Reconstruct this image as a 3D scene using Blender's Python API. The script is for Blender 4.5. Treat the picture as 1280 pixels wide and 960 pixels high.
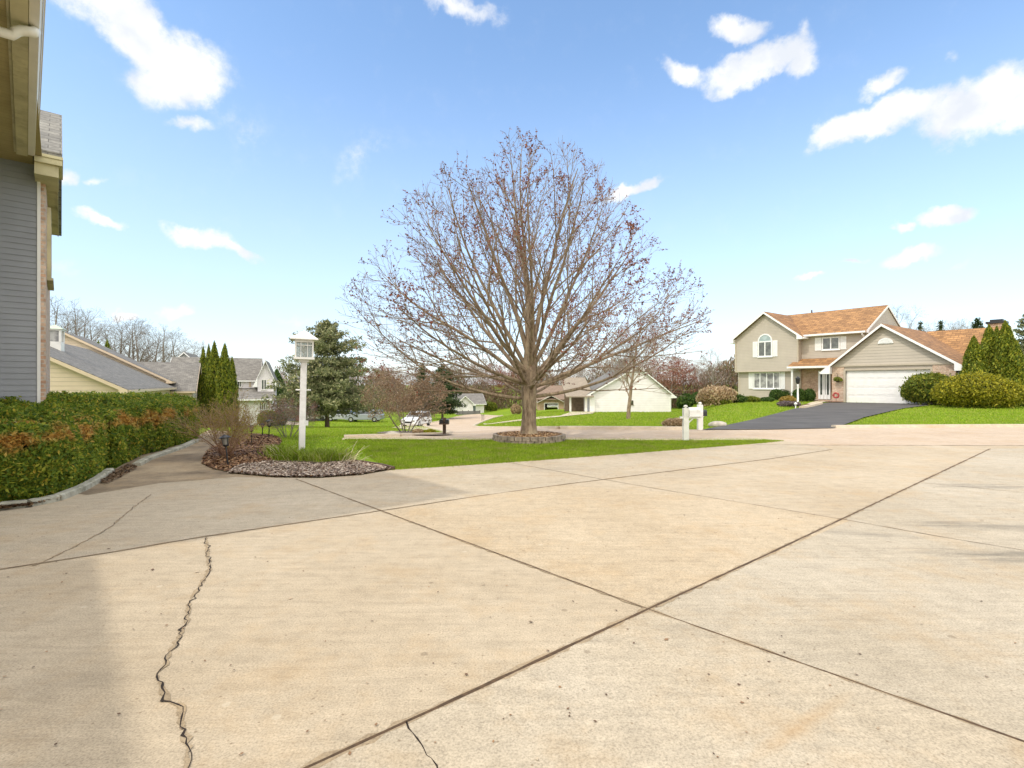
import bpy, bmesh, math, random
import numpy as np
from mathutils import Vector, Matrix, Quaternion
from mathutils.geometry import delaunay_2d_cdt, intersect_point_tri_2d
from math import radians, sin, cos, pi, sqrt, atan2, tan, floor

for o in list(bpy.data.objects): bpy.data.objects.remove(o)
scene = bpy.context.scene
COL = scene.collection

# ------------------------------------------------------------------ camera
CAMH, FPX, HZ = 1.5, 650.0, 480.0
cam_d = bpy.data.cameras.new("camera"); cam = bpy.data.objects.new("camera", cam_d); COL.objects.link(cam)
cam.location = (0, 0, CAMH); cam.rotation_euler = (radians(90), 0, 0)
cam_d.sensor_width = 36.0; cam_d.lens = FPX / 1280 * 36.0
cam_d.clip_start = 0.05; cam_d.clip_end = 5000
scene.camera = cam
scene.render.resolution_x = 1024; scene.render.resolution_y = 768

# ------------------------------------------------------------------ light
SUN_H = Vector((-0.775, -0.632, 0)).normalized(); SUN_EL = radians(52)
sun_dir = Vector((SUN_H.x * cos(SUN_EL), SUN_H.y * cos(SUN_EL), sin(SUN_EL)))
sd = bpy.data.lights.new("sun", 'SUN'); sd.energy = 2.0; sd.angle = radians(1.0); sd.color = (1.0, 0.93, 0.82)
sun = bpy.data.objects.new("sun", sd); COL.objects.link(sun)
sun.rotation_euler = sun_dir.to_track_quat('Z', 'Y').to_euler()
scene.view_settings.view_transform = 'Standard'; scene.view_settings.look = 'None'
scene.view_settings.gamma = 1.0; scene.view_settings.use_curve_mapping = False
scene.view_settings.exposure = 0.04

world = bpy.data.worlds.new("World"); scene.world = world; world.use_nodes = True
def build_world():
    nt = world.node_tree; N = nt.nodes; L = nt.links; N.clear()
    out = N.new('ShaderNodeOutputWorld'); bg = N.new('ShaderNodeBackground'); bg.inputs['Strength'].default_value = 0.15
    sky = N.new('ShaderNodeTexSky'); sky.sky_type = 'NISHITA'; sky.sun_disc = False
    sky.sun_elevation = SUN_EL; sky.sun_rotation = atan2(SUN_H.x, SUN_H.y)
    sky.air_density = 1.0; sky.dust_density = 0.6; sky.ozone_density = 1.6; sky.altitude = 0
    tc = N.new('ShaderNodeTexCoord')
    sep = N.new('ShaderNodeSeparateXYZ'); L.new(tc.outputs['Generated'], sep.inputs[0])
    az = N.new('ShaderNodeMath'); az.operation = 'ARCTAN2'; L.new(sep.outputs['X'], az.inputs[0]); L.new(sep.outputs['Y'], az.inputs[1])
    el = N.new('ShaderNodeMath'); el.operation = 'ARCSINE'; L.new(sep.outputs['Z'], el.inputs[0])
    cmb = N.new('ShaderNodeCombineXYZ'); L.new(az.outputs[0], cmb.inputs['X']); L.new(el.outputs[0], cmb.inputs['Y'])
    # warp the sky coordinates a little so that the clouds have ragged edges
    nz = N.new('ShaderNodeTexNoise'); nz.inputs['Scale'].default_value = 7; nz.inputs['Detail'].default_value = 6; nz.inputs['Roughness'].default_value = 0.6
    L.new(tc.outputs['Generated'], nz.inputs['Vector'])
    sub = N.new('ShaderNodeVectorMath'); sub.operation = 'SUBTRACT'; sub.inputs[1].default_value = (0.5, 0.5, 0.5); L.new(nz.outputs['Color'], sub.inputs[0])
    scl = N.new('ShaderNodeVectorMath'); scl.operation = 'SCALE'; scl.inputs['Scale'].default_value = 0.11; L.new(sub.outputs[0], scl.inputs[0])
    wv = N.new('ShaderNodeVectorMath'); wv.operation = 'ADD'; L.new(cmb.outputs[0], wv.inputs[0]); L.new(scl.outputs[0], wv.inputs[1])
    flat = N.new('ShaderNodeVectorMath'); flat.operation = 'MULTIPLY'; flat.inputs[1].default_value = (1, 1, 0); L.new(wv.outputs[0], flat.inputs[0])
    # (px, py, half width, half height, tilt deg, density)  as seen in the photograph -> turned into directions
    clouds = [(185,45,105,40,-8,1.15),(225,92,62,42,25,1.1),(120,15,80,25,0,.8),(228,158,34,12,10,.62),(255,298,46,17,3,1.0),(232,300,28,14,0,.9),(300,305,28,9,-20,.8),
              (133,275,32,9,2,.95),(218,384,27,10,0,.95),(158,390,15,8,0,.9),(575,8,62,16,0,.7),
              (940,85,78,22,8,1.15),(915,45,34,20,-10,.95),(855,98,42,14,-20,.8),(1000,82,28,20,0,.9),(995,42,16,14,0,.5),
              (1110,142,88,24,8,1.15),(1215,122,88,40,5,1.25),(1055,160,50,20,22,1.05),(1115,98,30,13,10,.72),(1295,112,50,30,0,1.1),
              (790,238,38,9,22,.85),(1187,268,46,14,-6,1.1),(1125,282,18,8,0,.95),(1132,324,36,13,5,1.05),(1012,351,17,7,0,.8),(1065,332,22,6,5,.7),
              (1185,338,24,6,20,.45),(80,222,20,16,0,.7),(120,228,20,7,10,.5),(450,190,60,25,40,.30),(1180,66,16,8,0,.4),
              (300,160,60,30,-30,.30),(360,400,70,12,0,.30),(60,330,60,14,0,.4)]
    prev = None
    for (px, py, rx, ry, tl, den) in clouds:
        d = Vector(((px - 640) / FPX, 1, (HZ - py) / FPX)).normalized()
        a0 = atan2(d.x, d.y); e0 = math.asin(d.z)
        dd = Vector(((px + rx - 640) / FPX, 1, (HZ - py) / FPX)).normalized(); sx = abs(atan2(dd.x, dd.y) - a0)
        de = Vector(((px - 640) / FPX, 1, (HZ - py + ry) / FPX)).normalized(); sy = abs(math.asin(de.z) - e0)
        mp = N.new('ShaderNodeMapping'); mp.vector_type = 'TEXTURE'
        mp.inputs['Location'].default_value = (a0, e0, 0); mp.inputs['Rotation'].default_value = (0, 0, radians(tl)); mp.inputs['Scale'].default_value = (sx * 1.28, sy * 1.32, 1)
        L.new(flat.outputs[0], mp.inputs['Vector'])
        ln = N.new('ShaderNodeVectorMath'); ln.operation = 'LENGTH'; L.new(mp.outputs[0], ln.inputs[0])
        m = N.new('ShaderNodeMath'); m.operation = 'MULTIPLY_ADD'; m.inputs[1].default_value = -den; m.inputs[2].default_value = den; m.use_clamp = True; L.new(ln.outputs['Value'], m.inputs[0])
        if prev is None: prev = m
        else:
            mx = N.new('ShaderNodeMath'); mx.operation = 'SMOOTH_MAX'; mx.inputs[2].default_value = 0.12; L.new(prev.outputs[0], mx.inputs[0]); L.new(m.outputs[0], mx.inputs[1]); prev = mx
    n2 = N.new('ShaderNodeTexNoise'); n2.inputs['Scale'].default_value = 22; n2.inputs['Detail'].default_value = 9; n2.inputs['Roughness'].default_value = 0.66
    L.new(tc.outputs['Generated'], n2.inputs['Vector'])
    ad = N.new('ShaderNodeMath'); ad.operation = 'MULTIPLY_ADD'; ad.inputs[1].default_value = 1.05; L.new(n2.outputs['Fac'], ad.inputs[0])
    s2 = N.new('ShaderNodeMath'); s2.operation = 'SUBTRACT'; s2.inputs[1].default_value = 0.56; L.new(prev.outputs[0], s2.inputs[0]); L.new(s2.outputs[0], ad.inputs[2])
    mr = N.new('ShaderNodeMapRange'); mr.interpolation_type = 'SMOOTHSTEP'; mr.inputs['From Min'].default_value = 0.03; mr.inputs['From Max'].default_value = 0.64; L.new(ad.outputs[0], mr.inputs['Value'])
    gt = N.new('ShaderNodeMapRange'); gt.interpolation_type = 'SMOOTHSTEP'; gt.inputs['From Min'].default_value = 0.02; gt.inputs['From Max'].default_value = 0.30; L.new(prev.outputs[0], gt.inputs['Value'])
    mg = N.new('ShaderNodeMath'); mg.operation = 'MULTIPLY'; L.new(mr.outputs[0], mg.inputs[0]); L.new(gt.outputs[0], mg.inputs[1]); mr = mg
    # thin high veil near the horizon
    v = N.new('ShaderNodeMapRange'); v.interpolation_type = 'SMOOTHSTEP'; v.inputs['From Min'].default_value = 0.62; v.inputs['From Max'].default_value = -0.05
    v.inputs['To Min'].default_value = 0.0; v.inputs['To Max'].default_value = VEIL; L.new(el.outputs[0], v.inputs['Value'])
    gam = N.new('ShaderNodeHueSaturation'); gam.inputs['Saturation'].default_value = SKY_SAT; gam.inputs['Value'].default_value = SKY_VAL; gam.inputs['Hue'].default_value = SKY_HUE; L.new(sky.outputs[0], gam.inputs['Color'])
    mv = N.new('ShaderNodeMixRGB'); mv.inputs['Color2'].default_value = VEIL_C; L.new(v.outputs[0], mv.inputs['Fac']); L.new(gam.outputs[0], mv.inputs['Color1'])
    n4 = N.new('ShaderNodeTexNoise'); n4.inputs['Scale'].default_value = 14; n4.inputs['Detail'].default_value = 6
    of = N.new('ShaderNodeVectorMath'); of.operation = 'ADD'; of.inputs[1].default_value = (0, 0, .018); L.new(tc.outputs['Generated'], of.inputs[0]); L.new(of.outputs[0], n4.inputs['Vector'])
    cr = N.new('ShaderNodeValToRGB'); ce = cr.color_ramp.elements; ce[0].position = .36; ce[0].color = (CLOUD_V * .77, CLOUD_V * .81, CLOUD_V * .88, 1); ce[1].position = .56; ce[1].color = (CLOUD_V, CLOUD_V, CLOUD_V, 1); L.new(n4.outputs['Fac'], cr.inputs[0])
    mc = N.new('ShaderNodeMixRGB'); L.new(cr.outputs[0], mc.inputs['Color2']); L.new(mr.outputs[0], mc.inputs['Fac']); L.new(mv.outputs[0], mc.inputs['Color1'])
    # added broken bright cloud, out of view overhead and behind the viewpoint: it fills the shade with soft white light
    n3 = N.new('ShaderNodeTexNoise'); n3.inputs['Scale'].default_value = 2.6; n3.inputs['Detail'].default_value = 5; L.new(tc.outputs['Generated'], n3.inputs['Vector'])
    r3 = N.new('ShaderNodeMapRange'); r3.interpolation_type = 'SMOOTHSTEP'; r3.inputs['From Min'].default_value = 0.30; r3.inputs['From Max'].default_value = 0.46; L.new(n3.outputs['Fac'], r3.inputs['Value'])
    mz = N.new('ShaderNodeMapRange'); mz.interpolation_type = 'SMOOTHSTEP'; mz.inputs['From Min'].default_value = 0.64; mz.inputs['From Max'].default_value = 0.80; L.new(sep.outputs['Z'], mz.inputs['Value'])
    my = N.new('ShaderNodeMapRange'); my.interpolation_type = 'SMOOTHSTEP'; my.inputs['From Min'].default_value = 0.15; my.inputs['From Max'].default_value = -0.15; L.new(sep.outputs['Y'], my.inputs['Value'])
    mm = N.new('ShaderNodeMath'); mm.operation = 'MAXIMUM'; L.new(mz.outputs[0], mm.inputs[0]); L.new(my.outputs[0], mm.inputs[1])
    mf = N.new('ShaderNodeMath'); mf.operation = 'MULTIPLY'; L.new(mm.outputs[0], mf.inputs[0]); L.new(r3.outputs[0], mf.inputs[1])
    mo = N.new('ShaderNodeMixRGB'); mo.inputs['Color2'].default_value = (13.4, 12.8, 12.0, 1); L.new(mf.outputs[0], mo.inputs['Fac']); L.new(mc.outputs[0], mo.inputs['Color1']); mc = mo
    L.new(mc.outputs[0], bg.inputs['Color']); L.new(bg.outputs[0], out.inputs['Surface'])
SKY_SAT, SKY_VAL, SKY_HUE, VEIL, VEIL_C, CLOUD_V = 1.04, 1.92, 0.497, 0.60, (5.0, 5.7, 7.1, 1), 7.3
build_world()

# ------------------------------------------------------------------ ground shape
def sst(a, b, x):
    t = np.clip((x - a) / (b - a), 0, 1); return t * t * (3 - 2 * t)
def terr(x, y):
    x = np.asarray(x, float); y = np.asarray(y, float)
    r = np.maximum(y, 0.01); u = x / np.maximum(r, 8.0)
    zl = -0.075 * np.clip(r - 15, 0, 45) - 0.02 * np.clip(r - 60, 0, 60)
    zc = -0.041 * np.clip(r - 18, 0, 60) - 0.01 * np.clip(r - 78, 0, 60)
    zr = 0.185 * sst(18, 31, r) - 0.0 * r
    s1 = sst(-0.10, 0.10, u); s2 = sst(0.31, 0.43, u)
    z = zl * (1 - s1) + zc * s1
    z = z * (1 - s2) + zr * s2
    # the ground drops softly beside the left neighbour behind the hedge
    return z
def T(x, y): return float(terr(x, y))
def G(px, py):
    """point of the terrain that stands at this place of the photograph"""
    u = (px - 640) / FPX; v = (HZ - py) / FPX
    y = 1.0; last = y
    while y < 400:
        if CAMH + v * y < T(u * y, y):
            a, b = last, y
            for _ in range(30):
                m = (a + b) / 2
                if CAMH + v * m < T(u * m, m): b = m
                else: a = m
            return (u * b, b)
        last = y; y *= 1.01
    return (u * 400, 400)
def ZP(py, y): return CAMH + (HZ - py) * y / FPX
def XP(px, y): return (px - 640) / FPX * y

# ------------------------------------------------------------------ tags
def tag(o, label=None, cat=None, group=None, kind=None):
    if label: o['label'] = label
    if cat: o['category'] = cat
    if group: o['group'] = group
    if kind: o['kind'] = kind
    return o
def empty(name, loc, label, cat, rz=0.0, group=None):
    o = bpy.data.objects.new(name, None); COL.objects.link(o); o.location = loc; o.rotation_euler = (0, 0, rz)
    o.empty_display_size = 0.3
    return tag(o, label, cat, group)
def link_mesh(name, me, mats, parent=None, smooth=False):
    o = bpy.data.objects.new(name, me); COL.objects.link(o)
    for m in (mats if isinstance(mats, (list, tuple)) else [mats]): me.materials.append(m)
    if parent is not None: o.parent = parent
    if smooth: me.polygons.foreach_set('use_smooth', [True] * len(me.polygons))
    return o
def struct(o): o['kind'] = 'structure'; return o
def copy_tree(o, parent=None):
    c = o.copy(); COL.objects.link(c)
    if parent is not None: c.parent = parent
    for ch in [k for k in bpy.data.objects if k.parent == o]: copy_tree(ch, c)
    return c

# ------------------------------------------------------------------ mesh helpers
class MB:
    def __init__(s): s.V = []; s.F = []; s.M = []; s.off = 0
    def add(s, V, F, m=0):
        s.V.extend([tuple(v) for v in V]); s.F.extend([tuple(i + s.off for i in f) for f in F]); s.M.extend([m] * len(F)); s.off += len(V); return s
    def box(s, x0, x1, y0, y1, z0, z1, m=0):
        if x0 > x1: x0, x1 = x1, x0
        if y0 > y1: y0, y1 = y1, y0
        if z0 > z1: z0, z1 = z1, z0
        V = [(x0,y0,z0),(x1,y0,z0),(x1,y1,z0),(x0,y1,z0),(x0,y0,z1),(x1,y0,z1),(x1,y1,z1),(x0,y1,z1)]
        return s.add(V, [(0,3,2,1),(4,5,6,7),(0,1,5,4),(1,2,6,5),(2,3,7,6),(3,0,4,7)], m)
    def prism(s, poly, fn, d0, d1, m=0):
        """poly: list of (a,b); fn(a,b,d)->xyz; extruded from d0 to d1"""
        n = len(poly); V = [fn(a, b, d0) for a, b in poly] + [fn(a, b, d1) for a, b in poly]
        F = [tuple(range(n - 1, -1, -1)), tuple(range(n, 2 * n))] + [(i, (i + 1) % n, n + (i + 1) % n, n + i) for i in range(n)]
        return s.add(V, F, m)
    def tube(s, pts, rad, seg=8, cap=True, m=0):
        pts = [Vector(p) for p in pts]
        if not isinstance(rad, (list, tuple)): rad = [rad] * len(pts)
        V = []; F = []; up = None
        for i, p in enumerate(pts):
            if i == 0: t = pts[1] - pts[0]
            elif i == len(pts) - 1: t = pts[-1] - pts[-2]
            else: t = pts[i + 1] - pts[i - 1]
            t.normalize()
            if up is None:
                up = Vector((0, 0, 1)) if abs(t.z) < .9 else Vector((1, 0, 0))
            a = t.cross(up).normalized(); b = a.cross(t).normalized(); up = b
            for k in range(seg):
                w = 2 * pi * k / seg; V.append(p + (a * cos(w) + b * sin(w)) * rad[i])
        for i in range(len(pts) - 1):
            for k in range(seg):
                k2 = (k + 1) % seg; F.append((i * seg + k, i * seg + k2, (i + 1) * seg + k2, (i + 1) * seg + k))
        if cap: F.append(tuple(range(seg - 1, -1, -1))); F.append(tuple((len(pts) - 1) * seg + k for k in range(seg)))
        return s.add(V, F, m)
    def lathe(s, prof, cx=0, cy=0, seg=16, m=0):
        V = []; F = []
        for r, z in prof:
            for k in range(seg): w = 2 * pi * k / seg; V.append((cx + r * cos(w), cy + r * sin(w), z))
        for i in range(len(prof) - 1):
            for k in range(seg):
                k2 = (k + 1) % seg; F.append((i * seg + k, i * seg + k2, (i + 1) * seg + k2, (i + 1) * seg + k))
        F.append(tuple(range(seg - 1, -1, -1))); F.append(tuple((len(prof) - 1) * seg + k for k in range(seg)))
        return s.add(V, F, m)
    def build(s, name, mats, parent=None, smooth=False, bevel=0):
        me = bpy.data.meshes.new(name); me.from_pydata(s.V, [], s.F); me.update()
        o = link_mesh(name, me, mats, parent)
        if len(me.materials) > 1: me.polygons.foreach_set('material_index', s.M)
        bm = bmesh.new(); bm.from_mesh(me); bmesh.ops.recalc_face_normals(bm, faces=bm.faces)
        if bevel: bmesh.ops.bevel(bm, geom=bm.edges, offset=bevel, segments=1, affect='EDGES')
        bm.to_mesh(me); bm.free()
        if smooth: me.polygons.foreach_set('use_smooth', [True] * len(me.polygons))
        return o

def np_mesh(name, V, F, mats, parent=None, midx=None, smooth=False):
    V = np.asarray(V, np.float32); F = np.asarray(F, np.int32); k = F.shape[1]
    me = bpy.data.meshes.new(name)
    me.vertices.add(len(V)); me.vertices.foreach_set('co', V.ravel())
    me.loops.add(F.size); me.loops.foreach_set('vertex_index', F.ravel())
    me.polygons.add(len(F)); me.polygons.foreach_set('loop_start', np.arange(0, F.size, k, dtype=np.int32))
    try: me.polygons.foreach_set('loop_total', np.full(len(F), k, np.int32))
    except Exception: pass
    me.update(calc_edges=True)
    o = link_mesh(name, me, mats, parent)
    if midx is not None: me.polygons.foreach_set('material_index', np.asarray(midx, np.int32))
    if smooth: me.polygons.foreach_set('use_smooth', np.ones(len(F), bool))
    me.validate()
    return o

def in_poly(P, poly):
    P = np.asarray(P); x = P[:, 0]; y = P[:, 1]; c = np.zeros(len(P), bool); n = len(poly)
    for i in range(n):
        x0, y0 = poly[i]; x1, y1 = poly[(i + 1) % n]
        if y0 == y1: continue
        t = ((y0 > y) != (y1 > y)) & (x < (x1 - x0) * (y - y0) / (y1 - y0) + x0); c ^= t
    return c
def drape(name, poly, dz, mat, step=1.5, smooth_border=False):
    """a sheet over the terrain inside a polygon (ground coordinates)"""
    pts = []; n = len(poly)
    for i in range(n):
        a = Vector(poly[i]); b = Vector(poly[(i + 1) % n]); L = (b - a).length
        far = max(a.length, b.length); st = max(step, far * 0.05); k = max(1, int(L / st))
        for j in range(k): pts.append(a.lerp(b, j / k))
    nb = len(pts); edges = [(i, (i + 1) % nb) for i in range(nb)]
    bp = [(p.x, p.y) for p in pts]
    xs = [p[0] for p in bp]; ys = [p[1] for p in bp]
    inner = []; y = min(ys) + step * .5
    while y < max(ys):
        st = max(step, abs(y) * 0.05); x = min(xs) + st * .5
        while x < max(xs): inner.append((x, y)); x += st
        y += st
    if inner:
        inner = np.array(inner); inner = inner[in_poly(inner, bp)]
        B = np.array(bp)
        keep = [i for i, q in enumerate(inner) if np.min(np.hypot(B[:, 0] - q[0], B[:, 1] - q[1])) > step * .35]
        inner = inner[keep]
    vs = [Vector(p) for p in bp] + [Vector((float(q[0]), float(q[1]))) for q in inner]
    vo, eo, fo, _, _, _ = delaunay_2d_cdt(vs, edges, [], 1, 1e-4)
    me = bpy.data.meshes.new(name); me.from_pydata([(v.x, v.y, T(v.x, v.y) + dz) for v in vo], [], [tuple(f) for f in fo]); me.update()
    bm = bmesh.new(); bm.from_mesh(me); bmesh.ops.recalc_face_normals(bm, faces=bm.faces)
    for f in bm.faces:
        if f.normal.z < 0: f.normal_flip()
    bm.to_mesh(me); bm.free()
    return link_mesh(name, me, mat, None, True)

# ------------------------------------------------------------------ materials
def newmat(name):
    m = bpy.data.materials.new(name); m.use_nodes = True; nt = m.node_tree
    return m, nt.nodes, nt.links, nt.nodes['Principled BSDF']
def bri(stops, k): return [(p, tuple(min(.85, x * k) for x in c)) for p, c in stops]
def c4(c): return (c[0], c[1], c[2], 1)
def ramp(N, stops, interp='LINEAR'):
    r = N.new('ShaderNodeValToRGB'); r.color_ramp.interpolation = interp; e = r.color_ramp.elements
    while len(e) < len(stops): e.new(0.5)
    for i, (p, c) in enumerate(stops): e[i].position = p; e[i].color = c4(c) if not isinstance(c, (int, float)) else (c, c, c, 1)
    return r
def noise(N, L, vec, scale, detail=4, rough=.55):
    n = N.new('ShaderNodeTexNoise'); n.inputs['Scale'].default_value = scale; n.inputs['Detail'].default_value = detail; n.inputs['Roughness'].default_value = rough
    L.new(vec, n.inputs['Vector']); return n
def mixc(N, L, fac, a, b, mode='MIX'):
    m = N.new('ShaderNodeMixRGB'); m.blend_type = mode
    for s, v in (('Fac', fac), ('Color1', a), ('Color2', b)):
        if isinstance(v, (int, float)): m.inputs[s].default_value = v if s == 'Fac' else (v, v, v, 1)
        elif isinstance(v, tuple): m.inputs[s].default_value = c4(v)
        else: L.new(v, m.inputs[s])
    return m.outputs[0]
def mathn(N, L, op, a, b=None, c=None, clamp=False):
    m = N.new('ShaderNodeMath'); m.operation = op; m.use_clamp = clamp
    for i, v in enumerate((a, b, c)):
        if v is None: continue
        if isinstance(v, (int, float)): m.inputs[i].default_value = v
        else: L.new(v, m.inputs[i])
    return m.outputs[0]
def bump(N, L, bs, h, strength=.3, dist=.01):
    b = N.new('ShaderNodeBump'); b.inputs['Strength'].default_value = strength; b.inputs['Distance'].default_value = dist
    L.new(h, b.inputs['Height']); L.new(b.outputs[0], bs.inputs['Normal'])
def coords(N, L, kind='Object'):
    t = N.new('ShaderNodeTexCoord'); return t.outputs[kind]
def posn(N):
    g = N.new('ShaderNodeNewGeometry'); return g.outputs['Position']

def plain(name, col, rough=.6, var=.12, scale=6, bstr=0.0, bscale=60, metallic=0, dirt=None):
    m, N, L, b = newmat(name); v = coords(N, L)
    n = noise(N, L, v, scale, 5)
    r = ramp(N, [(.3, tuple(c * (1 - var) for c in col)), (.7, tuple(min(1, c * (1 + var)) for c in col))]); L.new(n.outputs['Fac'], r.inputs[0])
    out = r.outputs[0]
    if dirt:
        n3 = noise(N, L, v, scale * .6, 6, .7); rr = ramp(N, [(.5, 0.0), (.75, 1.0)]); L.new(n3.outputs['Fac'], rr.inputs[0])
        out = mixc(N, L, rr.outputs[0], out, dirt)
    L.new(out, b.inputs['Base Color']); b.inputs['Roughness'].default_value = rough; b.inputs['Metallic'].default_value = metallic
    if bstr: n2 = noise(N, L, v, bscale, 3); bump(N, L, b, n2.outputs['Fac'], bstr, .01)
    return m
def leafmat(name, stops, trans=.25, rough=.6, patch=None, patch_scale=1.2, zband=None, bright=1.0):
    """stops: colours picked per leaf; patch = colour of dead/brown areas that follow a noise in space"""
    m, N, L, b = newmat(name); stops = bri(stops, bright)
    g = N.new('ShaderNodeNewGeometry')
    r = ramp(N, stops); L.new(g.outputs['Random Per Island'], r.inputs[0]); out = r.outputs[0]
    n = noise(N, L, g.outputs['Position'], 1.7, 3); rr = ramp(N, [(.35, .8), (.65, 1.0)]); L.new(n.outputs['Fac'], rr.inputs[0])
    out = mixc(N, L, 1.0, out, rr.outputs[0], 'MULTIPLY')
    if patch:
        n = noise(N, L, g.outputs['Position'], patch_scale, 3)
        f = n.outputs['Fac']
        if zband:
            s = N.new('ShaderNodeSeparateXYZ'); L.new(g.outputs['Position'], s.inputs[0])
            d = mathn(N, L, 'SUBTRACT', s.outputs['Z'], zband[0]); d = mathn(N, L, 'ABSOLUTE', d); d = mathn(N, L, 'DIVIDE', d, zband[1])
            d = mathn(N, L, 'SUBTRACT', 1.0, d, clamp=True); f = mathn(N, L, 'MULTIPLY_ADD', d, zband[2], f)
            f = mathn(N, L, 'SUBTRACT', f, zband[3])
        f = mathn(N, L, 'MULTIPLY_ADD', g.outputs['Random Per Island'], .12, f)
        rp = ramp(N, [(.59, 0.0), (.70, 1.0)]); L.new(f, rp.inputs[0])
        pr = ramp(N, patch); L.new(g.outputs['Random Per Island'], pr.inputs[0])
        out = mixc(N, L, rp.outputs[0], out, pr.outputs[0])
    L.new(out, b.inputs['Base Color']); b.inputs['Roughness'].default_value = rough
    b.inputs['Specular IOR Level'].default_value = .25
    if trans:
        t = N.new('ShaderNodeBsdfTranslucent'); L.new(out, t.inputs['Color']); mx = N.new('ShaderNodeMixShader'); mx.inputs[0].default_value = trans
        o = N['Material Output']; L.new(b.outputs[0], mx.inputs[1]); L.new(t.outputs[0], mx.inputs[2]); L.new(mx.outputs[0], o.inputs['Surface'])
    return m
def wallcoord(N, L, axis='wall'):
    v = coords(N, L); s = N.new('ShaderNodeSeparateXYZ'); L.new(v, s.inputs[0]); c = N.new('ShaderNodeCombineXYZ')
    if axis == 'wall': h = mathn(N, L, 'ADD', s.outputs['X'], s.outputs['Y'])
    elif axis == 'x': h = s.outputs['X']
    else: h = s.outputs['Y']
    L.new(h, c.inputs['X']); L.new(s.outputs['Z'], c.inputs['Y']); return v, s, c.outputs[0]
def siding(name, col, lap=.11, depth=.5, dirt=None, line=.62):
    m, N, L, b = newmat(name); v, s, c = wallcoord(N, L)
    f = mathn(N, L, 'DIVIDE', s.outputs['Z'], lap); f = mathn(N, L, 'FRACT', f)
    r = ramp(N, [(0, line), (.10, .9), (.2, 1.0), (1, 1.0)]); L.new(f, r.inputs[0])
    n = noise(N, L, v, 1.3, 5); r2 = ramp(N, [(.3, tuple(x * .93 for x in col)), (.7, tuple(min(1, x * 1.05) for x in col))]); L.new(n.outputs['Fac'], r2.inputs[0])
    out = mixc(N, L, 1.0, r2.outputs[0], r.outputs[0], 'MULTIPLY')
    if dirt:
        n3 = noise(N, L, v, 3, 6, .7); rr = ramp(N, [(.55, 0.0), (.8, .7)]); L.new(n3.outputs['Fac'], rr.inputs[0]); out = mixc(N, L, rr.outputs[0], out, dirt)
    L.new(out, b.inputs['Base Color']); b.inputs['Roughness'].default_value = .55
    h = mathn(N, L, 'SUBTRACT', 1.0, f); bump(N, L, b, h, depth, lap * .15)
    return m
def brickmat(name, cols, mortar, bw=.2, bh=.075, bstr=.5, squash=1.0, axis='wall', mort=.012, rough=.85, zs=1.0, bias=0.0):
    m, N, L, b = newmat(name); v, s, c = wallcoord(N, L, axis)
    mp = N.new('ShaderNodeMapping'); mp.inputs['Scale'].default_value = (1, zs, 1); L.new(c, mp.inputs['Vector'])
    t = N.new('ShaderNodeTexBrick'); L.new(mp.outputs[0], t.inputs['Vector'])
    t.inputs['Scale'].default_value = 1; t.inputs['Brick Width'].default_value = bw; t.inputs['Row Height'].default_value = bh; t.inputs['Mortar Size'].default_value = mort
    t.inputs['Mortar Smooth'].default_value = .2; t.inputs['Bias'].default_value = bias
    t.inputs['Color1'].default_value = c4(cols[0]); t.inputs['Color2'].default_value = c4(cols[1]); t.inputs['Mortar'].default_value = c4(mortar)
    n = noise(N, L, v, 2.2, 5); r = ramp(N, [(.3, .78), (.7, 1.18)]); L.new(n.outputs['Fac'], r.inputs[0])
    n5 = noise(N, L, v, 14, 3); r5 = ramp(N, [(.3, .75), (.7, 1.2)]); L.new(n5.outputs['Fac'], r5.inputs[0])
    out = mixc(N, L, 1.0, t.outputs['Color'], r.outputs[0], 'MULTIPLY'); out = mixc(N, L, 1.0, out, r5.outputs[0], 'MULTIPLY')
    L.new(out, b.inputs['Base Color']); b.inputs['Roughness'].default_value = rough
    inv = mathn(N, L, 'SUBTRACT', 1.0, t.outputs['Fac']); bump(N, L, b, inv, bstr, .01)
    return m
def glassmat(name, col=(.03, .04, .045), rough=.05, curtain=None):
    m, N, L, b = newmat(name); v = coords(N, L); b.inputs['Roughness'].default_value = rough; b.inputs['Specular IOR Level'].default_value = .9
    n = noise(N, L, v, 2.5, 4); a = curtain or tuple(c * 2.2 for c in col)
    r = ramp(N, [(.42, col), (.62, a)]); L.new(n.outputs['Fac'], r.inputs[0]); L.new(r.outputs[0], b.inputs['Base Color'])
    return m
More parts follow.
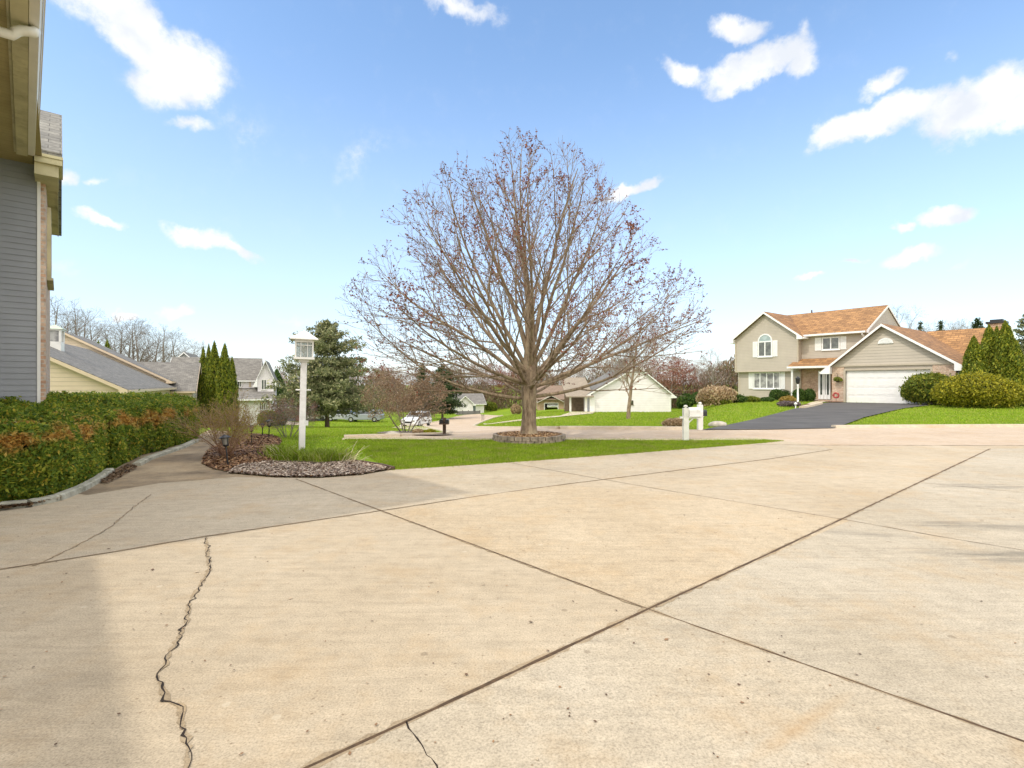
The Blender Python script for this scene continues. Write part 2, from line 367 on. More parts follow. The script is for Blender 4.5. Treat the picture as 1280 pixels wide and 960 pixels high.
# ------------------------------------------------------------------ ground materials
def m_concrete(name, base, tint2, grime=None, worn=0.0, speck=.4, streak=None, rust=None):
    m, N, L, b = newmat(name); v = posn(N)
    # broad blotches, mid mottling, fine sand, dark pits
    n1 = noise(N, L, v, .55, 6, .62); r1 = ramp(N, [(.34, base), (.66, tint2)]); L.new(n1.outputs['Fac'], r1.inputs[0]); out = r1.outputs[0]
    n2 = noise(N, L, v, 6.5, 9, .78); r2 = ramp(N, [(.28, .82), (.5, 1.0), (.72, 1.13)]); L.new(n2.outputs['Fac'], r2.inputs[0]); out = mixc(N, L, 1.0, out, r2.outputs[0], 'MULTIPLY')
    n3 = noise(N, L, v, 95, 3, .7); r3 = ramp(N, [(.3, .55), (.5, 1.0), (.72, 1.3)]); L.new(n3.outputs['Fac'], r3.inputs[0]); out = mixc(N, L, .8, out, r3.outputs[0], 'MULTIPLY')
    # broom streaks
    mp = N.new('ShaderNodeMapping'); mp.inputs['Rotation'].default_value = (0, 0, radians(-41)); mp.inputs['Scale'].default_value = (1.2, 14, 1); L.new(v, mp.inputs['Vector'])
    n4 = noise(N, L, mp.outputs[0], 1.4, 6, .65); r4 = ramp(N, [(.3, .86), (.6, 1.06)]); L.new(n4.outputs['Fac'], r4.inputs[0]); out = mixc(N, L, .8, out, r4.outputs[0], 'MULTIPLY')
    # rusty warm stains
    n5 = noise(N, L, v, 1.35, 6, .7); r5 = ramp(N, [(.50, 0.0), (.70, .30)]); L.new(n5.outputs['Fac'], r5.inputs[0]); out = mixc(N, L, r5.outputs[0], out, (.44, .28, .12))
    # small dark pits and pale chips
    vo = N.new('ShaderNodeTexVoronoi'); vo.inputs['Scale'].default_value = 3.2; L.new(v, vo.inputs['Vector']); vo.inputs['Randomness'].default_value = 1
    n6 = noise(N, L, v, 40, 2); dd = mathn(N, L, 'MULTIPLY_ADD', n6.outputs['Fac'], .05, vo.outputs['Distance'])
    r6 = ramp(N, [(.075, .95), (.105, 0.0)]); L.new(dd, r6.inputs[0]); fs = mathn(N, L, 'MULTIPLY', r6.outputs[0], speck)
    rc = ramp(N, [(.0, (.10, .07, .04)), (.55, (.16, .11, .06)), (.56, (.62, .55, .42)), (1, (.5, .3, .12))], 'CONSTANT'); 
    sr = N.new('ShaderNodeSeparateXYZ'); L.new(vo.outputs['Color'], sr.inputs[0]); L.new(sr.outputs['X'], rc.inputs[0]); out = mixc(N, L, fs, out, rc.outputs[0])
    vo2 = N.new('ShaderNodeTexVoronoi'); vo2.inputs['Scale'].default_value = 16; L.new(v, vo2.inputs['Vector']); d2 = mathn(N, L, 'MULTIPLY_ADD', n6.outputs['Fac'], .12, vo2.outputs['Distance'])
    r7_ = ramp(N, [(.13, .7), (.19, 0.0)]); L.new(d2, r7_.inputs[0]); s2_ = N.new('ShaderNodeSeparateXYZ'); L.new(vo2.outputs['Color'], s2_.inputs[0]); g2 = ramp(N, [(.62, 0.0), (.64, 1.0)]); L.new(s2_.outputs['Y'], g2.inputs[0])
    out = mixc(N, L, mathn(N, L, 'MULTIPLY', r7_.outputs[0], g2.outputs[0]), out, (.20, .145, .09))
    if streak:   # tyre-dirt streaks: ellipses (x, y, rx, ry, rotation)
        s = N.new('ShaderNodeMapping'); s.inputs['Rotation'].default_value = (0, 0, radians(6)); s.inputs['Scale'].default_value = (.5, 3.2, 1); L.new(v, s.inputs['Vector'])
        ns = noise(N, L, s.outputs[0], 1.6, 8, .72)
        for (cx, cy, rx, ry, rot, amt) in streak:
            mm = N.new('ShaderNodeMapping'); mm.vector_type = 'TEXTURE'; mm.inputs['Location'].default_value = (cx, cy, 0); mm.inputs['Rotation'].default_value = (0, 0, radians(rot)); mm.inputs['Scale'].default_value = (rx, ry, 1000); L.new(v, mm.inputs['Vector'])
            ln = N.new('ShaderNodeVectorMath'); ln.operation = 'LENGTH'; L.new(mm.outputs[0], ln.inputs[0])
            k = mathn(N, L, 'SUBTRACT', 1.0, ln.outputs['Value'], clamp=True); k = mathn(N, L, 'POWER', k, .5); k = mathn(N, L, 'MULTIPLY', k, ns.outputs['Fac'])
            rk = ramp(N, [(.34, 0.0), (.62, amt)]); L.new(k, rk.inputs[0]); out = mixc(N, L, rk.outputs[0], out, (.115, .105, .085))
    if rust:
        nr = noise(N, L, v, 9, 5, .7)
        for (cx, cy, rx, ry, rot, amt) in rust:
            mm = N.new('ShaderNodeMapping'); mm.vector_type = 'TEXTURE'; mm.inputs['Location'].default_value = (cx, cy, 0); mm.inputs['Rotation'].default_value = (0, 0, radians(rot)); mm.inputs['Scale'].default_value = (rx, ry, 1000); L.new(v, mm.inputs['Vector'])
            ln = N.new('ShaderNodeVectorMath'); ln.operation = 'LENGTH'; L.new(mm.outputs[0], ln.inputs[0]); k = mathn(N, L, 'SUBTRACT', 1.0, ln.outputs['Value'], clamp=True); k = mathn(N, L, 'MULTIPLY', k, nr.outputs['Fac'])
            rk = ramp(N, [(.0, 0.0), (.5, amt * .75)]); L.new(k, rk.inputs[0]); out = mixc(N, L, rk.outputs[0], out, (.42, .26, .11))
    if grime:
        n7 = noise(N, L, v, .9, 8, .7); r7 = ramp(N, [(.4, 0.0), (.62, worn)]); L.new(n7.outputs['Fac'], r7.inputs[0]); out = mixc(N, L, r7.outputs[0], out, grime)
    L.new(out, b.inputs['Base Color']); b.inputs['Roughness'].default_value = .85; b.inputs['Specular IOR Level'].default_value = .3
    h = mathn(N, L, 'MULTIPLY_ADD', n3.outputs['Fac'], .6, n4.outputs['Fac']); bump(N, L, b, h, .35, .006)
    return m
M = {}
M['drive'] = m_concrete('driveway_concrete', (.42, .34, .235), (.49, .41, .298), streak=[(-2.2, 2.6, 1.4, .5, 30, .16), (2.6, 8.4, 2.4, .5, 20, .18), (.6, 5.2, 2.2, .35, 28, .14)])
M['drive3'] = m_concrete('driveway_concrete_apron', (.415, .345, .248), (.485, .415, .31), streak=[(1.0, 9.2, 3.0, .6, 12, .2), (-3, 7.2, 1.5, .5, 20, .2)])
M['drive4'] = m_concrete('driveway_concrete_warm', (.435, .345, .23), (.505, .415, .292), streak=[])
M['drive2'] = m_concrete('driveway_concrete_grey', (.40, .34, .25), (.475, .415, .32), streak=[(4.5, 4.5, 1.7, .5, -6, .95), (6.9, 7.6, 1.8, .4, -4, .9), (4.9, 5.5, 1.6, .35, -8, .8), (9, 6.2, 2.6, .9, -8, .8), (3.6, 5.2, 1.2, .3, -10, .5)])
M['drive5'] = m_concrete('driveway_concrete_panel', (.42, .35, .25), (.49, .425, .325), streak=[(3.6, 3.2, 1.6, .5, -30, .35), (1.4, 3.0, 1.6, .3, -20, .25)], rust=[(2.5, 2.56, .85, .07, 46, .75), (1.27, 2.28, .5, .05, 33, .6), (1.0, 1.9, .5, .12, 20, .4)])
M['walk'] = m_concrete('walk_concrete', (.34, .26, .165), (.41, .325, .215), grime=(.115, .085, .055), worn=.75)
M['street'] = m_concrete('street_aggregate', (.46, .355, .255), (.52, .42, .315), speck=.25)
M['pale'] = m_concrete('pale_concrete', (.50, .42, .31), (.58, .50, .39), speck=.1)
def m_grass(name, cols, scale=1.0):
    m, N, L, b = newmat(name); v = posn(N)
    n1 = noise(N, L, v, .35, 5, .6); r1 = ramp(N, [(.3, cols[0]), (.55, cols[1]), (.75, cols[2])]); L.new(n1.outputs['Fac'], r1.inputs[0])
    n2 = noise(N, L, v, 16 * scale, 6, .75); r2 = ramp(N, [(.28, .55), (.5, 1.0), (.75, 1.4)]); L.new(n2.outputs['Fac'], r2.inputs[0])
    mp = N.new('ShaderNodeMapping'); mp.inputs['Scale'].default_value = (.25, 1.6, 1); L.new(v, mp.inputs['Vector'])
    n3 = noise(N, L, mp.outputs[0], 1.0, 4, .6); r3 = ramp(N, [(.35, .82), (.65, 1.15)]); L.new(n3.outputs['Fac'], r3.inputs[0])
    out = mixc(N, L, 1.0, r1.outputs[0], r2.outputs[0], 'MULTIPLY'); out = mixc(N, L, 1.0, out, r3.outputs[0], 'MULTIPLY')
    L.new(out, b.inputs['Base Color']); b.inputs['Roughness'].default_value = .9; b.inputs['Specular IOR Level'].default_value = .1
    bump(N, L, b, n2.outputs['Fac'], .5, .05); return m
GC = [(.14, .22, .012), (.185, .275, .016), (.24, .315, .027)]
M['ground'] = m_grass('lawn', GC)
def m_mulch(name, stops, scale=30):
    m, N, L, b = newmat(name); v = posn(N)
    vo = N.new('ShaderNodeTexVoronoi'); vo.inputs['Scale'].default_value = scale; L.new(v, vo.inputs['Vector'])
    s = N.new('ShaderNodeSeparateXYZ'); L.new(vo.outputs['Color'], s.inputs[0]); r = ramp(N, stops); L.new(s.outputs['X'], r.inputs[0])
    L.new(r.outputs[0], b.inputs['Base Color']); b.inputs['Roughness'].default_value = .9; bump(N, L, b, vo.outputs['Distance'], 1.0, .03); return m
M['mulch'] = m_mulch('bark_mulch', [(0, (.06, .03, .015)), (.5, (.16, .08, .04)), (1, (.27, .16, .08))])
M['mulch_light'] = m_mulch('dry_wood_chips', [(0, (.22, .13, .06)), (.5, (.40, .25, .13)), (1, (.52, .36, .2))], 22)
M['gravel'] = m_mulch('bed_gravel', [(0, (.08, .055, .04)), (.5, (.22, .17, .13)), (1, (.45, .38, .31))], 34)
def m_asphalt():
    m, N, L, b = newmat('asphalt'); v = posn(N)
    n1 = noise(N, L, v, .8, 5); r1 = ramp(N, [(.3, (.054, .050, .046)), (.7, (.088, .081, .074))]); L.new(n1.outputs['Fac'], r1.inputs[0])
    mp = N.new('ShaderNodeMapping'); mp.inputs['Rotation'].default_value = (0, 0, radians(-50)); mp.inputs['Scale'].default_value = (.3, 3, 1); L.new(v, mp.inputs['Vector'])
    n2 = noise(N, L, mp.outputs[0], 1.2, 6, .7); r2 = ramp(N, [(.48, 0.0), (.68, .6)]); L.new(n2.outputs['Fac'], r2.inputs[0])
    out = mixc(N, L, r2.outputs[0], r1.outputs[0], (.14, .135, .13)); L.new(out, b.inputs['Base Color']); b.inputs['Roughness'].default_value = .8
    n3 = noise(N, L, v, 60, 3); bump(N, L, b, n3.outputs['Fac'], .4, .01); return m
M['asphalt'] = m_asphalt()
M['joint'] = plain('joint_filler', (.085, .05, .025), .9, .4, 30)
M['crack'] = plain('crack_shadow', (.022, .014, .009), .95, .4, 30)

# ------------------------------------------------------------------ ground sheets
def build_ground():
    # rings round the viewpoint, fine near and coarse far
    rs = [0]; r = .6
    while r < 2600: rs.append(r); r *= 1.045
    na = 220; V = [(0, 0, -.035)]; 
    for r in rs[1:]:
        for k in range(na):
            a = 2 * pi * k / na; V.append((r * sin(a), r * cos(a), 0))
    V = np.array(V); V[:, 2] = terr(V[:, 0], V[:, 1]) - .035
    F = []
    for k in range(na): F.append((0, 1 + (k + 1) % na, 1 + k, 0))
    me = bpy.data.meshes.new('ground')
    faces = [(0, 1 + (k + 1) % na, 1 + k) for k in range(na)]
    for i in range(len(rs) - 2):
        o = 1 + i * na
        for k in range(na): k2 = (k + 1) % na; faces.append((o + k, o + k2, o + na + k2, o + na + k))
    me.from_pydata(V.tolist(), [], faces); me.update()
    o = link_mesh('ground', me, M['ground'], None, True); struct(o)
build_ground()
SEAM_Y = G(1100, 557)[1]
g_lawn_front = [G(*p) for p in [(490,587),(545,584),(600,580.5),(650,577),(700,573.5),(760,569),(830,563.5),(900,558),(950,554),(978,551)]]
g_lawn_back = [G(*p) for p in [(950,549),(900,549.3),(860,549.6),(800,549.5),(720,549),(650,549),(590,549),(520,548.6),(430,548)]]
g_bed_front = [G(*p) for p in [(254,572),(252,580),(268,587),(300,593),(345,597),(400,597.5),(450,594),(490,587)]]
g_edge = [G(*p) for p in [(-160,652),(-60,641),(0,634),(50,630),(95,617),(128,600),(139,589)]]
drive_poly = [(-16, -9), (24, -9), (24, SEAM_Y), (G(978,551)[0] + .35, SEAM_Y)] + g_lawn_front[::-1][0:] + g_bed_front[::-1][1:] + [G(250,566), G(190,572)] + g_edge[::-1][0:] + [(-16, 4)]
drive = drape('driveway', drive_poly, 0.0, M['drive'], 1.2); struct(drive)
# joint lines as ground coordinates
A0, A1 = Vector(G(380,960)), Vector(G(1238,561)); Adir = (A1 - A0).normalized()
grey_poly = [tuple(A0 - Adir * 4), tuple(A1), (24, SEAM_Y - .02), (24, -5.5)]
gy = drape('driveway_slab', grey_poly, 0.002, M['drive2'], 1.2); struct(gy)
J = lambda a, b: tuple(Vector(G(*a)).lerp(Vector(G(*b)), .5))
apron = [G(255,671), G(480,638), G(600,620), G(710,605), G(830,590), G(960,574), G(1040,562), (G(1040,562)[0], SEAM_Y - .01), (G(978,551)[0] + .3, SEAM_Y - .01)] + g_lawn_front[::-1][1:] + g_bed_front[::-1][1:4] + [G(300,593.5), G(290,597), G(200,604), G(110,619), G(60,632), G(-200,660), G(-200,745), G(0,712), G(130,692)]
struct(drape('driveway_panel', apron, .002, M['drive3'], 1.2))
pan2 = [G(810,762), G(640,699), G(480,640), G(600,620), G(690,607), G(850,616), G(960,634), G(1062,651)]
struct(drape('driveway_panel', pan2, .003, M['drive4'], 1.2))
pan3 = [G(810,762), G(1040,843), G(1280,928), G(1500,1006), tuple(A0 - Adir * 1.5)]
struct(drape('driveway_panel', pan3, .0035, M['drive5'], 1.2))
walk_poly = [G(139,589), G(128,600), G(95,617), G(110,619), G(200,604), G(290,596.5), G(345,597), G(300,593), G(268,587), G(252,580), G(254,572), G(262,562), G(275,553), G(290,545), G(285,539), G(262,537), G(250,543), G(246,551), G(215,558), G(180,567), G(160,577)]
walk = drape('front_walk', walk_poly, 0.003, M['walk'], .8); struct(walk)
far_kerb = [G(*p) for p in [(1600,534),(1280,533.5),(1160,534),(1040,534.8),(960,535.5),(880,536.5),(860,536.8),(780,536.3),(700,536),(620,535.4),(597,534.2),(591,532.6),(596,530.3),(604,526.8),(616,522.5),(628,519.5)]]
left_kerb = [G(*p) for p in [(600,517.8),(581,519),(569,521.5),(552,526),(528,530.5),(534,534),(548,537.5),(562,541),(556,543.3),(500,545),(430,547)]]
street_poly = [(26, SEAM_Y), (G(978,551)[0] + .35, SEAM_Y)] + g_lawn_back + left_kerb[::-1] + far_kerb[::-1] + [(26, G(1280, 533.5)[1])]
street_poly = [(60, SEAM_Y)] + [(G(978,551)[0] + .35, SEAM_Y)] + [G(978,551)] + g_lawn_back + left_kerb[::-1] + far_kerb[::-1] + [(60, G(1280, 533.5)[1])]
st = drape('street', street_poly, 0.0, M['street'], 1.2); struct(st)
# far kerb: a low rolled concrete lip, on both sides of the asphalt drive
def ribbon(mb, pts, w, h, base=0.0, m=0):
    pts = [Vector(p) for p in pts]
    for i in range(len(pts) - 1):
        a, b = pts[i], pts[i + 1]; t = (b - a).normalized(); n = Vector((-t.y, t.x)) * w / 2
        V = []
        for p in (a, b):
            for sgn, zz in ((1, base), (.7, h), (-.7, h), (-1, base)): q = p + n * sgn; V.append((q.x, q.y, T(p.x, p.y) + zz))
        mb.add(V, [(0,1,5,4),(1,2,6,5),(2,3,7,6),(3,2,1,0),(4,5,6,7)], m)
kb = MB(); 
ribbon(kb, [(60, G(1280,533.5)[1] + .05)] + far_kerb[1:3] + [G(1042,534.8)], .32, .09, -.03)
ribbon(kb, far_kerb[6:], .32, .09, -.03)
kb_o = kb.build('kerb', M['pale']); struct(kb_o)
kb = MB(); ribbon(kb, g_lawn_back, .30, .02, -.03); ribbon(kb, left_kerb, .30, .07, -.03); struct(kb.build('near_kerb', M['pale']))
asp_poly = [G(878,537.6), G(905,532.5), G(940,525), G(975,516), G(1000,509.5), G(1030,504), G(1050,503), G(1172,505.5), G(1160,507), G(1130,510.5), G(1080,522), G(1042,535.5), G(960,537.2)]
asp = drape('asphalt_driveway', asp_poly, 0.02, M['asphalt'], 1.0); struct(asp)
# neighbour front walk strip + the path to the cottage, the road's side lawns
struct(drape('cottage_path', [G(604,529.6), G(650,524.5), G(700,520), G(716,514.5), G(745,514.5), G(741,517), G(700,521.3), G(655,526), G(606,531)], .03, M['pale'], 1.5))
struct(drape('far_driveway', [G(528,530.5), G(500,531.5), G(488,534.5), G(515,537.5), G(548,537.5), G(534,534)], .02, M['pale'], 1.5))
struct(drape('left_neighbour_path', [G(338,528.5), G(352,526), G(385,529.5), G(375,531.5), G(350,530.5)], .03, M['pale'], 1.5))
struct(drape('porch_walk', [G(1003,508), G(1012,504), G(1022,501.5), G(1034,501.8), G(1024,504.6), G(1012,507.5)], .035, M['pale'], 1.0))

def strip(mb, pts, w, z, jit=.0, seed=1, sub=.12):
    rnd = random.Random(seed); P = [Vector(p) for p in pts]; q = []
    for i in range(len(P) - 1):
        k = max(1, int((P[i + 1] - P[i]).length / sub))
        for j in range(k): q.append(P[i].lerp(P[i + 1], j / k))
    q.append(P[-1]); V = []; F = []
    for i, p in enumerate(q):
        t = (q[min(i + 1, len(q) - 1)] - q[max(i - 1, 0)]).normalized(); n = Vector((-t.y, t.x)); ww = w * (1 + rnd.uniform(-jit, jit)) / 2; o = n * rnd.uniform(-1, 1) * w * jit * .25
        V += [(p.x + n.x * ww + o.x, p.y + n.y * ww + o.y, z), (p.x - n.x * ww + o.x, p.y - n.y * ww + o.y, z)]
        if i: F.append((2 * i - 2, 2 * i - 1, 2 * i + 1, 2 * i))
    mb.add(V, F)
def px(*pp): return [G(*p) for p in pp]
mb = MB()
strip(mb, [tuple(A0 - Adir * 1.5), px((620,851))[0], px((810,762))[0], px((960,693))[0], tuple(A1)], .020, .0045, .35, 1)
strip(mb, px((370,599),(480,640),(640,699),(810,762),(1040,843),(1280,928),(1500,1006)), .012, .0048, .4, 2)
strip(mb, px((-200,745),(0,712),(130,692),(255,671),(480,638),(600,620),(710,605),(830,590),(960,574),(1040,562)), .012, .0045, .4, 3)
strip(mb, px((628,577),(740,597),(850,616),(960,634),(1062,651),(1180,672),(1400,708)), .010, .0048, .4, 4)
strip(mb, px((1152,604),(1200,608),(1290,617)), .009, .0048, .4, 5)
strip(mb, px((945,556),(1040,556.5),(1160,556.8),(1290,557),(1500,557)), .030, .0048, .5, 6)
strip(mb, px((140,600),(200,596),(262,590)), .014, .005, .5, 7)
o = mb.build('expansion_joint', M['joint']); struct(o)
M['dirty'] = m_concrete('dirty_joint_edge', (.30, .23, .145), (.38, .30, .20))
mb = MB()
strip(mb, [tuple(A0 - Adir * 1.5), px((620,851))[0], px((810,762))[0], px((960,693))[0], tuple(A1)], .042, .0041, .7, 21, .06)
strip(mb, px((370,599),(480,640),(640,699),(810,762),(1040,843),(1280,928),(1500,1006)), .026, .0042, .8, 22, .06)
strip(mb, px((-200,745),(0,712),(130,692),(255,671),(480,638),(600,620),(710,605),(830,590),(960,574),(1040,562)), .03, .0040, .8, 23, .06)
struct(mb.build('joint_edge', M['dirty']))
def crack(mb, pts, w, amp, seed, z=.0045):
    rnd = random.Random(seed); P = [Vector(p) for p in pts]; q = [P[0]]
    for i in range(len(P) - 1):
        L_ = (P[i + 1] - P[i]).length; k = max(2, int(L_ / .035)); t = (P[i + 1] - P[i]).normalized(); n = Vector((-t.y, t.x)); off = 0
        for j in range(1, k + 1):
            off = off * .6 + rnd.gauss(0, amp) * .7
            q.append(P[i].lerp(P[i + 1], j / k) + n * (off if j < k else 0) + t * rnd.uniform(-.01, .01))
    V = []; F = []
    for i, p in enumerate(q):
        t = (q[min(i + 1, len(q) - 1)] - q[max(i - 1, 0)]); t = t.normalized() if t.length > 0 else Vector((1, 0)); n = Vector((-t.y, t.x)); ww = w * (rnd.uniform(.25, 1.1) + (.8 if rnd.random() < .07 else 0)) / 2
        V += [(p.x + n.x * ww, p.y + n.y * ww, z), (p.x - n.x * ww, p.y - n.y * ww, z)]
        if i: F.append((2 * i - 2, 2 * i - 1, 2 * i + 1, 2 * i))
    mb.add(V, F)
C1 = px((258,672),(259,690),(262,712),(248,735),(237,752),(233,780),(213,815),(207,832),(196,843),(203,862),(212,878),(228,884),(226,902),(236,935),(233,975),(240,1000))
mb = MB(); strip(mb, C1, .024, .0041, .9, 31, .03); strip(mb, px((189,618),(160,640),(140,658),(110,675),(60,700),(40,708)), .016, .0042, .9, 32, .04); struct(mb.build('crack_edge', M['dirty']))
mb = MB()
crack(mb, px((258,672),(259,690),(262,712),(248,735),(237,752),(233,780),(213,815),(207,832),(196,843),(203,862),(212,878),(228,884),(226,902),(236,935),(233,975),(240,1000)), .009, .013, 11)
crack(mb, px((508,903),(522,925),(540,950),(548,965),(540,985)), .008, .008, 12)
crack(mb, px((189,618),(160,640),(140,658),(110,675),(60,700),(40,708)), .006, .014, 13)
o = mb.build('crack', M['crack']); struct(o)

# planting bed by the lamp post
bed_poly = g_bed_front + [G(476,583), G(430,578), G(385,572), G(345,562), G(352,553), G(350,549), G(334,544), G(310,543), G(285,549), G(262,561)]
bed = drape('garden_bed', bed_poly, .012, M['mulch'], .35); struct(bed)
bed2_poly = [G(285,592), G(300,593), G(345,597), G(400,597.5), G(450,594), G(488,587.5), G(476,583), G(440,577), G(395,579), G(340,578), G(300,583)]
bed2 = drape('gravel_bed', bed2_poly, .020, M['gravel'], .35); struct(bed2)

# ------------------------------------------------------------------ loose chips and grass
def cards(P, Nrm, ln, wd, rng, tilt=.5, flat=False, shape='leaf', up=None):
    """one small face per point: P points, Nrm facing, ln/wd arrays"""
    n = len(P)
    R = rng.normal(size=(n, 3)); R /= np.linalg.norm(R, axis=1)[:, None]
    Nn = Nrm * (1 - tilt) + R * tilt; Nn /= np.linalg.norm(Nn, axis=1)[:, None] + 1e-9
    A = rng.normal(size=(n, 3))
    if up is not None: A = A * .5 + np.asarray(up)
    A -= (A * Nn).sum(1)[:, None] * Nn; A /= np.linalg.norm(A, axis=1)[:, None] + 1e-9
    B = np.cross(Nn, A); ln = np.broadcast_to(ln, (n,))[:, None]; wd = np.broadcast_to(wd, (n,))[:, None]
    if shape == 'leaf': V = np.stack([P - A * ln * .5, P + B * wd * .5 + A * ln * .05, P + A * ln * .5, P - B * wd * .5 + A * ln * .05], 1)
    else: V = np.stack([P - A * ln * .5 - B * wd * .5, P + A * ln * .5 - B * wd * .5, P + A * ln * .5 + B * wd * .5, P - A * ln * .5 + B * wd * .5], 1)
    F = np.arange(4 * n).reshape(n, 4); return V.reshape(-1, 3), F
def sample_poly(poly, n, rng):
    xs = [p[0] for p in poly]; ys = [p[1] for p in poly]; out = []; tot = 0
    while tot < n:
        q = np.stack([rng.uniform(min(xs), max(xs), n), rng.uniform(min(ys), max(ys), n)], 1); q = q[in_poly(q, poly)]; out.append(q); tot += len(q)
        if len(q) == 0: break
    return np.concatenate(out)[:n]
rng = np.random.default_rng(5)
def chips(name, poly, n, sz, mat, label, z=.04, asp=.5, tilt=.35):
    q = sample_poly(poly, n, rng); P = np.column_stack([q, terr(q[:, 0], q[:, 1]) + z + rng.uniform(0, .025, len(q))])
    s = sz * rng.uniform(.5, 1.5, len(q)); V, F = cards(P, np.tile([0, 0, 1.], (len(q), 1)), s, s * asp, rng, tilt, shape='quad')
    o = np_mesh(name, V, F, mat); tag(o, label, 'mulch', None, 'stuff'); return o
M['chip_m'] = leafmat('mulch_chip', [(0, (.08, .04, .02)), (.4, (.22, .11, .05)), (.8, (.34, .19, .09)), (1, (.48, .33, .19))], 0)
M['chip_g'] = leafmat('gravel_chip', [(0, (.12, .07, .05)), (.35, (.28, .20, .15)), (.7, (.48, .39, .31)), (1, (.68, .60, .50))], 0)
M['chip_o'] = leafmat('wood_chip', [(0, (.14, .07, .03)), (.4, (.35, .2, .09)), (.8, (.5, .33, .17)), (1, (.6, .45, .28))], 0)
chips('bark_chips', bed_poly, 14000, .045, M['chip_m'], 'reddish brown bark chips covering the bed under the bare shrub', .015)
chips('gravel_stones', bed2_poly, 26000, .03, M['chip_g'], 'grey and tan gravel along the front of the lamp post bed', .022, .8)

M['blade'] = leafmat('grass_blade', [(0, (.14, .235, .010)), (.45, (.235, .345, .016)), (.85, (.33, .42, .03)), (1, (.50, .48, .11))], .42, .7, patch=[(0, (.24, .30, .03)), (.6, (.32, .36, .06)), (1, (.46, .42, .14))], patch_scale=2.6, bright=1.25)
near_lawn = [G(490,588)] + g_lawn_front[1:] + g_lawn_back
left_lawn = [G(476,583)] + [G(490,587)] + g_lawn_back[::-1][:1] + [(G(430,547)[0] - .0, G(430,547)[1]), G(395,536), G(345,531), G(337,540), G(352,549), G(352,553), G(345,562), G(385,572), G(430,578)]
left_lawn = [G(490,587.5), G(478,583), G(430,578), G(385,572), G(345,562), G(352,553), G(352,549), G(338,543), G(345,537), G(400,536.5), G(440,537), G(500,546.5), G(430,548), G(520,548.6), G(590,549)]
EXCL = [street_poly, asp_poly, drive_poly, bed_poly, walk_poly]
def blades(name, P2, h, w, mat, label, seed):
    r = np.random.default_rng(seed); n = len(P2); z = terr(P2[:, 0], P2[:, 1]) - .03
    a = r.uniform(0, 2 * pi, n); lean = r.uniform(.1, .9, n) * h; b = r.uniform(0, 2 * pi, n); hh = h * r.uniform(.6, 1.3, n); ww = w * r.uniform(.7, 1.3, n)
    base = np.column_stack([P2, z]); side = np.column_stack([np.cos(a) * ww, np.sin(a) * ww, 0 * a]) * .5
    tip = base + np.column_stack([np.cos(b) * lean, np.sin(b) * lean, hh])
    V = np.stack([base - side, base + side, tip], 1).reshape(-1, 3); F = np.arange(3 * n).reshape(n, 3)
    o = np_mesh(name, V, F, mat); tag(o, label, 'grass', None, 'stuff'); return o
q = sample_poly(near_lawn, 170000, rng)
blades('lawn_grass', q, .055, .011, M['blade'], 'short bright green lawn between the driveway and the street', 1)
# lawn to the left of the maple and everything further out, density falling with distance
def far_grass():
    n = 420000; r = np.random.default_rng(9); y = 11.0 * np.exp(r.uniform(0, 1, n) * math.log(75 / 11.)); u = r.uniform(-1.02, 1.05, n)
    P2 = np.column_stack([u * y, y]); keep = np.ones(n, bool)
    for e in EXCL: keep &= ~in_poly(P2, e)
    keep &= ~in_poly(P2, near_lawn)
    keep &= ~((P2[:, 0] < -.56 * P2[:, 1]))
    P2 = P2[keep]; yy = P2[:, 1]
    z = terr(P2[:, 0], P2[:, 1]) - .03; n = len(P2); k = yy / 12.0
    a = r.uniform(0, 2 * pi, n); h = (.05 * k ** .45) * r.uniform(.5, 1.2, n); w = .011 * k; b = r.uniform(0, 2 * pi, n)
    base = np.column_stack([P2, z]); side = np.column_stack([np.cos(a) * w, np.sin(a) * w, 0 * a]) * .5; tip = base + np.column_stack([np.cos(b) * h * .6, np.sin(b) * h * .6, h])
    V = np.stack([base - side, base + side, tip], 1).reshape(-1, 3)
    o = np_mesh('meadow_grass', V, np.arange(3 * n).reshape(n, 3), M['blade']); tag(o, 'green mown grass of the lawns across the street', 'grass', None, 'stuff')
far_grass()
# grass creeping over the driveway edge, debris on the concrete
def edge_grass():
    r = np.random.default_rng(31); Q = []
    for line in (g_lawn_front, g_lawn_back):
        for i in range(len(line) - 1):
            a = np.array(line[i]); b = np.array(line[i + 1]); n = int(np.linalg.norm(b - a) * 700); t = r.uniform(0, 1, n)[:, None]; d = (b - a) / np.linalg.norm(b - a); nn = np.array([-d[1], d[0]])
            Q.append(a + (b - a) * t + nn * (r.normal(size=n) * .028 * (1 + .8 * np.sin(t[:, 0] * 40 + i)))[:, None])
    blades('edge_grass', np.concatenate(Q), .06, .012, M['blade'], 'ragged grass creeping over the driveway and street edges', 6)
edge_grass()
rd_ = np.random.default_rng(44)
dq = np.column_stack([rd_.uniform(-5, 8, 1500), 1.6 + 11 * rd_.uniform(0, 1, 1500) ** 1.3]); dq = dq[in_poly(dq, drive_poly)]
dz_ = np.full(len(dq), .008); s_ = rd_.uniform(.004, .016, len(dq)); s_[rd_.uniform(0, 1, len(dq)) < .04] *= 1.8
V_, F_ = cards(np.column_stack([dq, dz_]), np.tile([0, 0, 1.], (len(dq), 1)), s_ * 1.4, s_, rd_, .18)
o = np_mesh('driveway_debris', V_, F_, leafmat('bud_debris', [(0, (.07, .04, .025)), (.5, (.20, .12, .07)), (.8, (.34, .2, .1)), (1, (.6, .5, .36))], 0)); tag(o, 'scattered crumbs, buds and leaf bits on the concrete', 'debris', None, 'stuff')
